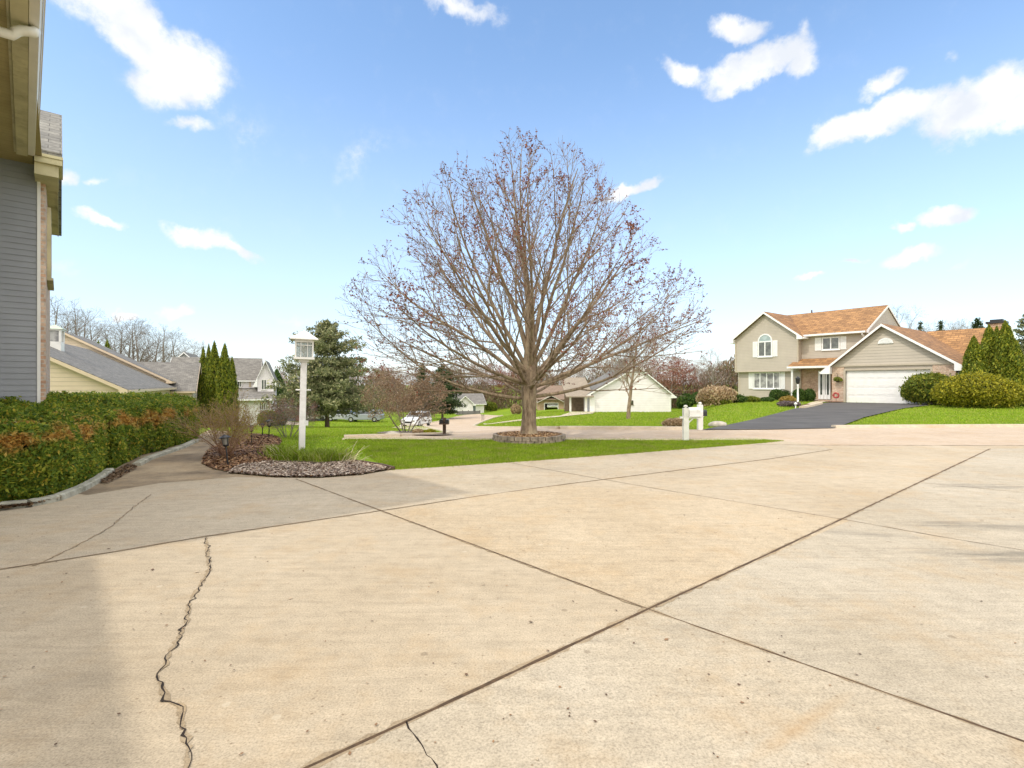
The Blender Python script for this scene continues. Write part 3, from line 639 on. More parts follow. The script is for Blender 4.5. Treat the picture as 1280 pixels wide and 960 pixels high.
# ------------------------------------------------------------------ building helpers (local frame: x along the front, y inward, z up)
class Frame:
    def __init__(s, x, y, e, z=0.0):
        s.o = Vector((x, y)); s.e = Vector(e).normalized(); s.g = Vector((-s.e.y, s.e.x)); s.z = z; s.rz = atan2(s.e.y, s.e.x)
    def P(s, t, b): return s.o + s.e * t + s.g * b
    def t(s, px_, b):
        u = (px_ - 640) / FPX; B = s.o + s.g * b
        return (u * B.y - B.x) / (s.e.x - u * s.e.y)
    def zz(s, py_, t, b): return ZP(py_, s.P(t, b).y) - s.z
    def empty(s, name, label, cat, group=None): return empty(name, (s.o.x, s.o.y, s.z), label, cat, s.rz, group)
def gable(par, t0, t1, b0, b1, zb, ze, zr, axis, MW, MR, MT, oh=.4, rake=.3, th=.14, wall=True, ridge_at=.5, roof_names=('roof',), trim=True, front_only=False):
    """walls (pentagon prism), two roof slabs, trim boards. axis 'y': ridge runs inward, gable faces the front; 'x': ridge runs along the front"""
    if axis == 'y': fn = lambda a, z, d: (a, d, z); a0, a1, d0, d1 = t0, t1, b0, b1
    else: fn = lambda a, z, d: (d, a, z); a0, a1, d0, d1 = b0, b1, t0, t1
    am = a0 + (a1 - a0) * ridge_at
    if wall:
        mb = MB(); mb.prism([(a0, zb), (a1, zb), (a1, ze), (am, zr), (a0, ze)], fn, d0, d1); mb.build('wall', MW, par)
    sl0 = (zr - ze) / (am - a0); sl1 = (zr - ze) / (a1 - am); up = .03
    mb = MB()
    L0 = (a0 - oh, ze - oh * sl0 + up); R0 = (a1 + oh, ze - oh * sl1 + up); Pk = (am, zr + up)
    mb.prism([L0, Pk, (Pk[0], Pk[1] + th), (L0[0], L0[1] + th)], fn, d0 - rake, d1 + rake)
    mb.prism([Pk, R0, (R0[0], R0[1] + th), (Pk[0], Pk[1] + th)], fn, d0 - rake, d1 + rake)
    rf = mb.build('roof', MR, par)
    if trim:
        for dd in ((d0 - rake,) if front_only else (d0 - rake, d1 + rake)):
            mb = MB(); s = -1 if dd < d0 else 1; w = .22; e0 = dd + s * .004; e1 = dd + s * .035
            mb.prism([(L0[0], L0[1] - .06), (am, Pk[1] - .06), (am, Pk[1] + th * .8), (L0[0], L0[1] + th * .8)], fn, e0, e1)
            mb.prism([(am, Pk[1] - .06), (R0[0], R0[1] - .06), (R0[0], R0[1] + th * .8), (am, Pk[1] + th * .8)], fn, e0, e1)
            # soffit boxes where rake and eave meet
            for (A, sg) in ((L0, 1), (R0, -1)):
                mb.prism([(A[0], A[1] - .06), (A[0] + sg * oh, A[1] - .06), (A[0] + sg * oh, A[1] + oh * (sl0 if sg > 0 else sl1) - .06)], fn, e0 - s * rake * .95, e1 + s * .004)
            mb.build('rake_board', MT, rf)
        for A, sg in ((L0, -1), (R0, 1)):
            mb = MB()
            mb.prism([(A[0] + sg * .004, A[1] - .05), (A[0] + sg * .11, A[1] - .03), (A[0] + sg * .11, A[1] + th * .75), (A[0] + sg * .004, A[1] + th * .75)], fn, d0 - rake + .05, d1 + rake - .05)
            mb.prism([(A[0], A[1] - .045), (A[0] - sg * (oh + .01), A[1] - .045), (A[0] - sg * (oh + .01), A[1] - .02), (A[0], A[1] - .02)], fn, d0 - rake + .05, d1 + rake - .05)
            mb.build('gutter', MT, rf)
    return rf
def window(par, t0, t1, z0, z1, b, frame_m, glass_m, panes=2, arch=False, face='y', proud=.05, fw=.07, rail=False, name='window'):
    """window in a wall facing local -y at y=b (or facing +x at x=b when face='x', t then runs along y)"""
    def bx(mb, a0, a1, d0, d1, zz0, zz1):
        if face == 'y': mb.box(a0, a1, b - d1, b - d0, zz0, zz1)
        else: mb.box(b + d0, b + d1, a0, a1, zz0, zz1)
    mb = MB(); 
    bx(mb, t0, t0 + fw, .002, proud, z0, z1); bx(mb, t1 - fw, t1, .002, proud, z0, z1)
    bx(mb, t0 + fw, t1 - fw, .002, proud, z0, z0 + fw); bx(mb, t0 + fw, t1 - fw, .002, proud, z1 - fw, z1)
    for i in range(1, panes):
        x = t0 + (t1 - t0) * i / panes; bx(mb, x - fw * .45, x + fw * .45, .002, proud * .95, z0 + fw, z1 - fw)
    if rail: zm = (z0 + z1) / 2; bx(mb, t0 + fw, t1 - fw, .003, proud * .8, zm - .02, zm + .02)
    bx(mb, t0 - .04, t1 + .04, .003, proud + .04, z0 - .05, z0)
    if arch:
        r = (t1 - t0) / 2; tm = (t0 + t1) / 2; n = 12
        for i in range(n):
            w0 = pi * i / n; w1 = pi * (i + 1) / n
            poly = [(tm + cos(w0) * r, z1 + sin(w0) * r), (tm + cos(w1) * r, z1 + sin(w1) * r), (tm + cos(w1) * (r - fw), z1 + sin(w1) * (r - fw)), (tm + cos(w0) * (r - fw), z1 + sin(w0) * (r - fw))]
            mb.prism(poly, lambda a, z, d: (a, d, z), b - proud, b - .002)
    o = mb.build(name, frame_m, par)
    mb = MB(); bx(mb, t0 + fw * .5, t1 - fw * .5, .0, .02, z0 + fw * .5, z1 - fw * .5)
    if arch:
        poly = [(tm + cos(pi * i / 12) * (r - fw * .5), z1 + sin(pi * i / 12) * (r - fw * .5)) for i in range(13)]
        mb2 = MB(); mb2.prism(poly, lambda a, z, d: (a, d, z), b - .02, b); mb2.build('arched_pane', glass_m[1] if isinstance(glass_m, tuple) else glass_m, o)
    mb.build('pane', glass_m[0] if isinstance(glass_m, tuple) else glass_m, o)
    return o
def shutter(par, t0, t1, z0, z1, b, m):
    mb = MB(); mb.box(t0, t0 + .05, b - .05, b - .004, z0, z1); mb.box(t1 - .05, t1, b - .05, b - .004, z0, z1); mb.box(t0 + .05, t1 - .05, b - .05, b - .004, z0, z0 + .08); mb.box(t0 + .05, t1 - .05, b - .05, b - .004, z1 - .08, z1)
    n = max(3, int((z1 - z0) / .09))
    for i in range(n):
        z = z0 + .08 + (z1 - z0 - .16) * i / n; mb.box(t0 + .05, t1 - .05, b - .04, b - .006, z + .01, z + (z1 - z0 - .16) / n)
    return mb.build('shutter', m, par)

M['white'] = plain('white_paint', (.80, .79, .76), .5, .04, 4)
M['white_cool'] = plain('white_vinyl_trim', (.82, .82, .81), .45, .03, 3)
M['taupe'] = siding('taupe_siding', (.46, .405, .335), .13, .5, line=.72)
M['taupe2'] = siding('taupe_gable_siding', (.48, .425, .35), .2, .5, line=.5)
M['orange_roof'] = brickmat('orange_brown_shingles', ((.42, .225, .09), (.26, .135, .055)), (.19, .10, .045), .45, .16, .5, mort=.02, axis='x', bias=-.1)
M['orange_roof_y'] = brickmat('brown_shingles', ((.38, .20, .085), (.23, .12, .055)), (.16, .085, .04), .45, .16, .5, mort=.02, axis='y')
M['grey_roof'] = brickmat('grey_shingles', ((.17, .16, .145), (.26, .245, .22)), (.10, .095, .09), .3, .075, .4, mort=.01, axis='x')
M['grey_roof_y'] = brickmat('grey_shingles_side', ((.17, .16, .145), (.25, .235, .21)), (.09, .09, .085), .3, .075, .4, mort=.012, axis='y')
M['brick'] = brickmat('tan_brick', ((.48, .29, .19), (.62, .47, .35)), (.52, .44, .36), .21, .075, .4)
M['brick_dark'] = brickmat('brown_brick', ((.36, .20, .12), (.52, .36, .24)), (.42, .34, .26), .21, .075, .4)
M['garage'] = siding('white_sectional_door', (.83, .82, .79), .53, .35, line=.8)
M['cream'] = siding('cream_siding', (.70, .57, .43), .2, .7, line=.6)
M['tan_trim'] = plain('tan_trim', (.46, .40, .31), .6, .05, 3)
M['cream_trim'] = plain('cream_trim', (.66, .53, .39), .6, .05, 3)
M['white_siding'] = siding('white_siding', (.84, .80, .82), .2, .5, line=.78)
M['glass'] = glassmat('dark_glass', (.035, .045, .04), curtain=(.10, .12, .10))
M['glass_curtain'] = glassmat('curtained_glass', (.17, .17, .17), .15, curtain=(.42, .42, .40))
M['glass_sky'] = glassmat('sky_glass', (.22, .30, .30), .08, curtain=(.36, .45, .45))
M['black'] = plain('black_paint', (.018, .018, .02), .4, .2, 8)
M['dark_wood'] = plain('weathered_brown_wood', (.09, .055, .035), .8, .3, 12)

# ------------------------------------------------------------------ right house
def right_house():
    W, TR, R = M['white_cool'], M['white_cool'], M['orange_roof']
    Z0 = 38.0; fr = Frame((1040 - 640) / FPX * Z0, Z0, (.602, -.799)); zg = .17; fr.z = 0
    H = fr.empty('suburban_house', 'taupe two storey house with orange brown roof and white double garage door', 'house')
    t1 = fr.t(1195, 0)
    # main two storey body
    gable(H, -8.7, 1.4, 2.6, 10.6, 0, 5.5, 7.55, 'x', M['taupe'], R, TR, oh=.4, rake=.05, ridge_at=.5)
    # left block: upper floor overhangs the lower one
    lt0, lt1 = fr.t(919, 2), fr.t(998, 2)
    rf = gable(H, lt0, lt1, 2.0, 7.5, 2.6, 5.45, 7.45, 'y', M['taupe'], M['orange_roof_y'], TR, oh=.45, rake=.3, front_only=True)
    mb = MB(); mb.box(lt0 + .15, lt1, 2.35, 7, 0, 2.6); mb.build('lower_wall', M['taupe'], H)
    for q in [(lt0 - .02, lt1 + .02, 1.97, 2.6, 2.53, 2.62), (lt0 - .02, lt0 + .1, 1.96, 2.1, 2.622, 5.4), (lt1 - .1, lt1 + .02, 1.96, 2.1, 2.622, 5.4), (lt0 + .13, lt0 + .25, 2.32, 2.5, .1, 2.528), (lt1 - .1, lt1 + .02, 2.32, 2.5, .1, 2.528)]:
        mb = MB(); mb.box(*q); mb.build('corner_trim', M['tan_trim'], H)
    # arched window with shutters
    a0, a1 = fr.t(947.5, 2), fr.t(965.5, 2); z0, z1 = fr.zz(446.5, a0, 2), fr.zz(427, a0, 2)
    window(H, a0, a1, z0, z1, 2.0, W, (M['glass'], M['glass_sky']), 2, arch=True, fw=.10)
    sw = (a1 - a0) * .33; shutter(H, a0 - sw - .03, a0 - .03, z0, z1, 2.0, W); shutter(H, a1 + .03, a1 + sw + .03, z0, z1, 2.0, W)
    a0, a1 = fr.t(942, 2.35), fr.t(976, 2.35); z0, z1 = fr.zz(486, a0, 2.35), fr.zz(465.5, a0, 2.35)
    window(H, a0, a1, z0, z1, 2.35, W, M['glass_curtain'], 4, fw=.09)
    shutter(H, a0 - .42, a0 - .04, z0, z1, 2.35, W); shutter(H, a1 + .04, a1 + .36, z0, z1, 2.35, W)
    # recess window
    a0, a1 = fr.t(1027.5, 2.6), fr.t(1050, 2.6); z0, z1 = fr.zz(438, a0, 2.6), fr.zz(422, a0, 2.6)
    window(H, a0, a1, z0, z1, 2.6, W, M['glass'], 2, fw=.09); shutter(H, a0 - .5, a0 - .04, z0, z1, 2.6, W); shutter(H, a1 + .04, a1 + .45, z0, z1, 2.6, W)
    # gutter end + downspout at the main eave
    mb = MB(); ez = 5.2; mb.tube([(1.2, 2.1, ez), (1.25, 2.35, ez - .25), (1.3, 2.55, ez - .4)], .05, 8); mb.build('downspout', W, H)
    mb = MB(); mb.tube([(-4.2, 6.6, 7.5), (-4.2, 6.6, 7.95)], .06, 8); mb.build('vent_pipe', M['dark_wood'], H)
    # entry: brick wall, shed roof, column, door
    mb = MB(); mb.box(lt1, .0, 2.5, 2.62, 0, 3.2); mb.build('entry_brick_wall', M['brick_dark'], H)
    zt, ze = 3.42, 2.78
    mb = MB(); mb.prism([(1.15, ze), (2.6, zt), (2.6, zt + .12), (1.15, ze + .12)], lambda a, z, d: (d, a, z), lt1 - .45, .05); pr = mb.build('porch_roof', R, H)
    mb = MB(); mb.box(lt1 - .47, .05, 1.04, 1.15, ze - .04, ze + .11); mb.box(lt1 - .45, .05, 1.15, 2.5, ze - .05, ze - .02); mb.build('porch_gutter', W, pr)
    mb = MB(); mb.box(lt1 - .25, lt1 - .12, 1.3, 1.43, .15, ze - .05); mb.build('porch_column', W, H)
    mb = MB(); mb.box(lt1 + .1, 0, .9, 2.5, .0, zg + .12); mb.box(lt1 + .5, 0, .55, .9, .0, zg + .04); mb.build('porch_step', M['brick'], H)
    d0, d1 = fr.t(1023.5, 2.5), min(-.06, fr.t(1038.5, 2.5))
    mb = MB(); dz0, dz1 = zg + .15, 2.55
    mb.box(d0, d1, 2.40, 2.5, dz0, dz1)
    for k in range(4): x = d0 + (d1 - d0) * (.08 + .28 * k); mb.box(x, x + .09, 2.35, 2.40, dz0, dz1)
    dr = mb.build('door', W, H)
    mb = MB(); 
    for f in (.26, .74): x = d0 + (d1 - d0) * f; mb.box(x - .13, x + .13, 2.375, 2.398, dz0 + .35, dz1 - .2)
    mb.build('door_glass', M['glass'], dr)
    # garage wing
    pk = fr.t(1104, 0); zpk = 5.45; zb = 2.78
    rm = M['orange_roof_y']
    gable(H, 0, t1, 0, 9, zb, zb, zpk, 'y', M['taupe2'], rm, TR, oh=.62, rake=.35, ridge_at=pk / t1, front_only=True)
    ga, gb = fr.t(1057, 0), fr.t(1163, 0); gh = zg + 2.28; 
    mb = MB(); mb.box(0, ga - .1, 0, .3, 0, zb); mb.box(gb + .1, t1, 0, .3, 0, zb); mb.box(0, .25, .3, 3, 0, zb); mb.box(t1 - .25, t1, .3, 9, 0, zb); mb.build('brick_pier', M['brick'], H)
    mb = MB(); mb.box(ga - .1, gb + .1, .06, .3, gh + .02, zb); mb.build('garage_lintel', M['taupe2'], H)
    mb = MB(); mb.box(-.02, t1 + .02, -.05, 0, zb - .04, zb + .08); mb.box(ga - .12, ga, -.03, .06, 0, gh + .12); mb.box(gb, gb + .12, -.03, .06, 0, gh + .12); mb.box(ga, gb, -.03, .06, gh, gh + .12); mb.build('garage_trim', M['tan_trim'], H)
    mb = MB(); n = 4; hh = (gh - .1) / n
    for i in range(n):
        z = .1 + i * hh; mb.box(ga, gb, .14, .20, z, z + hh - .015); k = 8; w = (gb - ga) / k
        for j in range(k): mb.box(ga + j * w + .08, ga + (j + 1) * w - .08, .125, .14, z + .09, z + hh - .1)
    mb.box(ga, gb, .16, .26, .05, gh)
    mb.build('garage_door', M['white'], H)
    # half-round gable vent
    v0, v1 = fr.t(1097.5, 0), fr.t(1117, 0); vm = (v0 + v1) / 2; r = (v1 - v0) / 2; vz = fr.zz(429.5, vm, 0)
    mb = MB(); outer = [(vm + cos(pi * i / 14) * r, vz + sin(pi * i / 14) * r * .85) for i in range(15)]
    mb.prism(outer, lambda a, z, d: (a, d, z), -.06, -.004); vt = mb.build('gable_vent', W, H)
    mb = MB()
    for i in range(5): zz = vz + .05 + i * r * .15; ww = r * .8 * sqrt(max(.05, 1 - ((zz - vz) / (r * .85)) ** 2)); mb.box(vm - ww, vm + ww, -.085, -.06, zz, zz + r * .08)
    mb.build('slat', M['white_cool'], vt)
    # wall lantern / hanging green basket on the left pier
    bt = fr.t(1047, 0); bz = fr.zz(474, bt, 0)
    # right one storey wing
    gable(H, 3.5, fr.t(1251, 7), 5.0, 13.0, 0, zb, 5.45, 'x', M['taupe'], R, TR, oh=.5, rake=.2)
    ct = fr.t(1246, 9.5); mb = MB(); mb.box(ct - .45, ct + .45, 9.2, 10.0, 5, 5.9); mb.build('chimney', M['brick_dark'], H)
    mb = MB(); mb.box(ct - .55, ct + .55, 9.1, 10.1, 5.9, 6.05); mb.box(ct - .35, ct + .35, 9.3, 9.9, 6.05, 6.2); mb.build('chimney_cap', M['black'], H)
    mb = MB(); mb.tube([(t1 + .5, -.2, zb - .05), (t1 + .35, .0, zb - .3), (t1 + .09, .15, zb - .45), (t1 + .09, .15, .2)], .05, 8); mb.build('downspout', W, H)
    mb = MB(); mb.box(t1 + .5, t1 + 3.2, 4.6, 4.9, 0, 2.6); mb.build('side_wall', M['brick_dark'], H)
    return H, fr
RH, RF = right_house()

# ------------------------------------------------------------------ own house on the left (n, d axes)
own = Frame(0, 0, (.755, .656))   # local x = n, local y = d
def lap_wall(mb, x0, x1, y, z0, z1, lap=.105, out=.014):
    z = z0
    while z < z1:
        zt = min(z + lap, z1)
        V = [(x0, y - out, z), (x1, y - out, z), (x1, y - .001, zt), (x0, y - .001, zt), (x0, y, z), (x1, y, z)]
        mb.add(V, [(0, 1, 2, 3), (4, 5, 1, 0)]); z = zt
M['own_siding'] = plain('grey_vinyl_siding', (.27, .285, .315), .5, .06, 3)
M['soffit'] = plain('olive_soffit', (.34, .29, .16), .7, .12, 1.2, dirt=(.16, .13, .06))
M['fascia'] = plain('weathered_fascia', (.56, .51, .31), .65, .12, 2.5, .2, 30, dirt=(.24, .20, .10))
M['gutter'] = plain('white_gutter', (.80, .77, .68), .4, .05, 3)
M['own_roof'] = brickmat('weathered_grey_shingles', ((.17, .165, .15), (.26, .25, .22)), (.08, .075, .065), .33, .13, .5, mort=.007, axis='x')
def soffit_mat():
    m, N, L, b = newmat('ribbed_soffit'); v = coords(N, L); s = N.new('ShaderNodeSeparateXYZ'); L.new(v, s.inputs[0])
    f = mathn(N, L, 'FRACT', mathn(N, L, 'DIVIDE', s.outputs['Y'], .11)); r = ramp(N, [(0, .6), (.1, 1.0), (1, 1.0)]); L.new(f, r.inputs[0])
    n = noise(N, L, v, 1.1, 6, .65); r2 = ramp(N, [(.3, (.30, .24, .10)), (.7, (.46, .38, .18))]); L.new(n.outputs['Fac'], r2.inputs[0])
    L.new(mixc(N, L, 1.0, r2.outputs[0], r.outputs[0], 'MULTIPLY'), b.inputs['Base Color']); b.inputs['Roughness'].default_value = .7
    bump(N, L, b, f, .4, .01); return m
def own_house():
    H = own.empty('grey_sided_house', 'grey lap sided house with tan soffit and white gutter at the left edge', 'house')
    SZ = 5.46; D = 12.75
    mb = MB(); lap_wall(mb, -9, -.315, D, -.3, SZ); mb.build('siding_wall', M['own_siding'], H)
    mb = MB(); mb.box(-.315, -.27, D - .03, D + .06, -.3, SZ); mb.build('corner_trim', M['white'], H)
    mb = MB(); mb.box(-9, -.28, D + .06, 18.2, -.3, SZ); mb.build('wall', M['own_siding'], H)
    mb = MB(); mb.box(-.28, -.20, D + .062, 18.2, -.3, SZ); mb.build('brick_wall', M['brick'], H)
    # brick wall window
    w = window(H, 13.8, 15.2, 3.6, 5.0, -.20, M['fascia'], M['glass'], 2, face='x', proud=.06)
    # overhanging roof in front of the wall
    mb = MB(); mb.box(-9, -.24, 6.0, D + .02, SZ, SZ + .03); mb.build('soffit', soffit_mat(), H)
    mb = MB(); mb.box(-.24, -.10, 6.0, D - .55, SZ - .05, SZ + .10); mb.box(-.27, -.245, 6.0, D - .55, SZ - .02, SZ - .001); mb.build('fascia', M['fascia'], H)
    mb = MB(); mb.prism([(-.095, SZ - .02), (-.01, SZ - .02), (.02, SZ + .10), (-.095, SZ + .10)], lambda a, z, d: (a, d, z), 5.9, D - .55); gt = mb.build('gutter', M['gutter'], H)
    mb = MB(); mb.box(.022, .035, 5.9, D - .55, SZ + .07, SZ + .12); mb.build('gutter_lip', M['gutter'], gt)
    mb = MB()
    mb.prism([(.0, SZ + .12), (-5, SZ + 2.4), (-10, SZ + .12), (-10, SZ + .04), (.0, SZ + .10)], lambda a, z, d: (a, d, z), 6.0, D - .6); mb.build('porch_roof', M['grey_roof_y'], H)
    for nm in ('fascia', 'gutter', 'gutter_lip', 'porch_roof'):
        for ob in bpy.data.objects:
            if ob.name.split('.')[0] == nm and (ob.parent == H or (ob.parent and ob.parent.parent == H)):
                for v in ob.data.vertices: v.co.x -= .10 + (v.co.y - 6) * .036
    # boxed return at the far end
    mb = MB(); mb.box(-.34, -.02, D - .5, D + .4, SZ - .30, SZ - .005); mb.box(-.34, .03, D - .56, D - .5, SZ - .10, SZ - .002); mb.box(-.36, .04, D - .58, D + .6, SZ + .0, SZ + .05); mb.build('cornice_return', M['fascia'], H)
    mb = MB(); mb.box(-.20, -.03, D + .4, 17.6, SZ - .18, SZ - .02); mb.box(-.05, -.03, D + .4, 17.6, SZ - .2, SZ + .0); mb.build('side_soffit', M['fascia'], H)
    # downspout elbow: leaves the gutter, turns back toward the wall on the left
    mb = MB(); dd = 7.72; pts = [(-.06, dd + .15, SZ - .02), (-.07, dd + .02, SZ - .10)]
    for k in range(6): a = k / 5 * pi / 2; pts.append((-.07 - .16 * sin(a) , dd, SZ - .12 - .10 * (1 - cos(a))))
    pts += [(-.6, dd, SZ - .235), (-3.2, dd - .02, SZ - .32)]
    mb.tube(pts, .052, 10); mb.V = [(v[0] - .15, v[1], v[2]) for v in mb.V]; mb.build('downspout', M['gutter'], H, True)
    mb = MB(); mb.box(-3.2, -.28, 5.9, 6.35, SZ - .28, SZ - .0); mb.build('gable_return', M['gutter'], H)
    # roofs: near one runs along d, main one along n
    mb = MB(); k = .60; s0 = 12.3; s1 = 15.5; s2 = 18.7
    mb.prism([(s0, SZ + .06), (s1, SZ + .06 + k * (s1 - s0)), (s2, SZ + .06), (s2, SZ + .16), (s1, SZ + .18 + k * (s1 - s0)), (s0, SZ + .16)], lambda a, z, d: (d, a, z), -9, .03); mb.build('main_roof', M['own_roof'], H)
    mb = MB(); mb.prism([(D, SZ), (s1, SZ + k * (s1 - s0)), (18.2, SZ)], lambda a, z, d: (d, a, z), -9, -.26); mb.build('gable_wall', M['own_siding'], H)
    # garage wing beside the driveway (stands left of the picture and shades the concrete)
    gable(H, -10, -4.0, -3.0, 5.6, -.3, 4.9, 6.6, 'y', M['own_siding'], M['grey_roof_y'], M['gutter'], oh=.35, rake=.3)
    return H
own_house()

# ------------------------------------------------------------------ cream ranch house, left
def cream_house():
    O = (-18.85, 25.0); zgr = -1.3
    fr = Frame(O[0], O[1], (.887, .464), 0.0); fr.z = 0
    H = fr.empty('cream_ranch_house', 'cream sided ranch house with long grey shingle roofs behind the hedge', 'house')
    RY = M['grey_roof_y']
    ze = fr.zz(491, 0, 0); s = .53; w = 5.2
    gable(H, -2 * w, 0, 0, 20, zgr, ze + .18, ze + .18 + s * w, 'y', M['cream'], RY, M['cream_trim'], oh=.35, rake=.3, front_only=True)
    # higher second gable further back
    gable(H, -13.5, -.2, 19.8, 26.5, zgr, fr.zz(484, 0, 19.8) + .55, fr.zz(484, 0, 19.8) + .55 + .54 * 6.65, 'y', M['cream'], RY, M['cream_trim'], oh=.4, rake=.3, front_only=True)
    # cross wing whose roof faces us
    b0 = 20.6; zr = fr.zz(455.5, 1.2, 25); zw = fr.zz(488, 1.2, b0)
    gable(H, -6, 1.5, b0, b0 + 8.8, zgr - .8, zw, zr, 'x', M['cream'], M['grey_roof'], M['cream_trim'], oh=.4, rake=.35)
    mb = MB(); mb.box(1.52, 1.6, b0 + 1, b0 + 2.2, zgr + .2, zw - .2); mb.build('shutter', M['white'], H)
    window(H, b0 + 2.3, b0 + 3.6, zgr, zw - .2, 1.5, M['white'], M['glass_curtain'], 2, face='x')
    # cupola on the ridge
    b = 6.0; t = fr.t(69, b); zb = fr.zz(433, t, b)
    mb = MB(); mb.box(t - .32, t + .32, b - .32, b + .32, zb - .5, zb + .25); 
    for sx in (-1, 1):
        for sy in (-1, 1): mb.box(t + sx * .28 - .05, t + sx * .28 + .05, b + sy * .28 - .05, b + sy * .28 + .05, zb + .25, zb + .85)
    mb.box(t - .36, t + .36, b - .36, b + .36, zb + .85, zb + .93); c = mb.build('cupola', M['white'], H)
    mb = MB(); mb.add([(t - .45, b - .45, zb + .93), (t + .45, b - .45, zb + .93), (t + .45, b + .45, zb + .93), (t - .45, b + .45, zb + .93), (t, b, zb + 1.2)], [(0,1,4),(1,2,4),(2,3,4),(3,0,4),(3,2,1,0)]); mb.build('cupola_roof', plain('pale_green_copper', (.45, .52, .42), .5), c)
    mb = MB(); mb.box(t - .2, t + .2, b - .2, b + .2, zb + .25, zb + .85); mb.build('louvre', M['glass_curtain'], c)
cream_house()

# ------------------------------------------------------------------ white two storey house, left background
def white_house():
    Y = 66.0; e = Vector((.86, .51)).normalized()
    t_y = Y; fr = Frame(XP(321, Y), Y, (.93, .37)); fr.z = 0
    H = fr.empty('white_two_storey_house', 'white sided two storey house with dark grey roof behind the tall arborvitae', 'house')
    ze = fr.zz(473.5, 0, 0); zr = fr.zz(449.5, 0, 3.6); zb = -3.9
    # long body, gable end on the right
    gable(H, -9.5, 0, 0, 7.2, zb, ze, zr, 'x', M['white_siding'], M['grey_roof'], M['white_cool'], oh=.5, rake=.4)
    # front gable bay on the right
    t0, t1 = fr.t(322, -1.5), fr.t(342, -1.5); zc = fr.zz(473, t0, -1.5)
    gable(H, t0, t1, -1.5, 5.5, zb, zc, fr.zz(452, (t0 + t1) / 2, -1.5), 'y', M['white_siding'], M['grey_roof_y'], M['white_cool'], oh=.45, rake=.4, front_only=True)
    # windows
    a, b = fr.t(326.5, -1.5), fr.t(333.5, -1.5); window(H, a, b, fr.zz(487.5, a, -1.5), fr.zz(474, a, -1.5), -1.5, M['white'], M['glass'], 2, fw=.1)
    a, b = fr.t(294, 0), fr.t(302, 0); window(H, a, b, fr.zz(484, a, 0), fr.zz(474.5, a, 0), 0, M['white'], M['glass'], 3, fw=.08)
    a, b = fr.t(311.5, 0), fr.t(313.8, 0); window(H, a, b, fr.zz(483, a, 0), fr.zz(475.5, a, 0), 0, M['cream_trim'], M['glass_curtain'], 1, fw=.12)
    # lower porch roof
    zt = fr.zz(486.5, -1, 0); zl = fr.zz(500, -1, -3.2)
    mb = MB(); mb.prism([(-4.3, zl), (-1.5 + 1.5, zt), (0, zt + .15), (-4.3, zl + .15)], lambda a, z, d: (d, a, z), -9, fr.t(343, -4)); pr = mb.build('porch_roof', M['grey_roof'], H)
    mb = MB(); mb.box(-9, fr.t(343, -4), -4.42, -4.3, zl - .05, zl + .13); mb.build('gutter', M['white_cool'], pr)
    mb = MB(); mb.box(-9, -3.0, -2.2, 0, zb, zl + .3); mb.box(-3.0, fr.t(341, -3.6), -3.6, 0, zb, zl + .1); mb.build('lower_wall', M['white_siding'], H)
    a, b = fr.t(324, -3.6), fr.t(332, -3.6); window(H, a, b, fr.zz(513, a, -3.6), fr.zz(502.5, a, -3.6), -3.6, M['white'], M['glass'], 3, fw=.09)
    # left cross gable
    Yf = 4; gt0, gt1 = fr.t(214, 6), fr.t(247, 6)
    gable(H, gt0, gt1, 6, 14, zb, fr.zz(455, gt0, 6), fr.zz(441.5, (gt0 + gt1) / 2, 6), 'y', siding('lilac_grey_siding', (.55, .55, .56), .2, .4), M['grey_roof_y'], M['white_cool'], oh=.5, rake=.4, front_only=True)
white_house()

# ------------------------------------------------------------------ low grey house behind the spruce
def grey_low_house():
    Y = 72; fr = Frame(XP(352, Y), Y, (1, .05)); zb = -4.2
    H = fr.empty('grey_low_house', 'low blue grey house half hidden behind the spruce', 'house')
    gs = siding('blue_grey_siding', (.22, .25, .30), .2, .5)
    w = fr.t(396, 0); gable(H, 0, w, 0, 8, zb, ZP(509, Y) , ZP(500, Y), 'x', gs, M['grey_roof'], M['white_cool'], oh=.4, rake=.3)
    mb = MB(); mb.box(fr.t(370, 0), fr.t(374, 0), -.12, -.002, zb, ZP(511, Y)); mb.build('red_door', plain('faded_red', (.35, .12, .08), .6), H)
    mb = MB(); mb.box(fr.t(391, 0), fr.t(395, 0), -.5, -.1, zb, ZP(515, Y)); mb.build('dark_shed_door', M['black'], H)
grey_low_house()

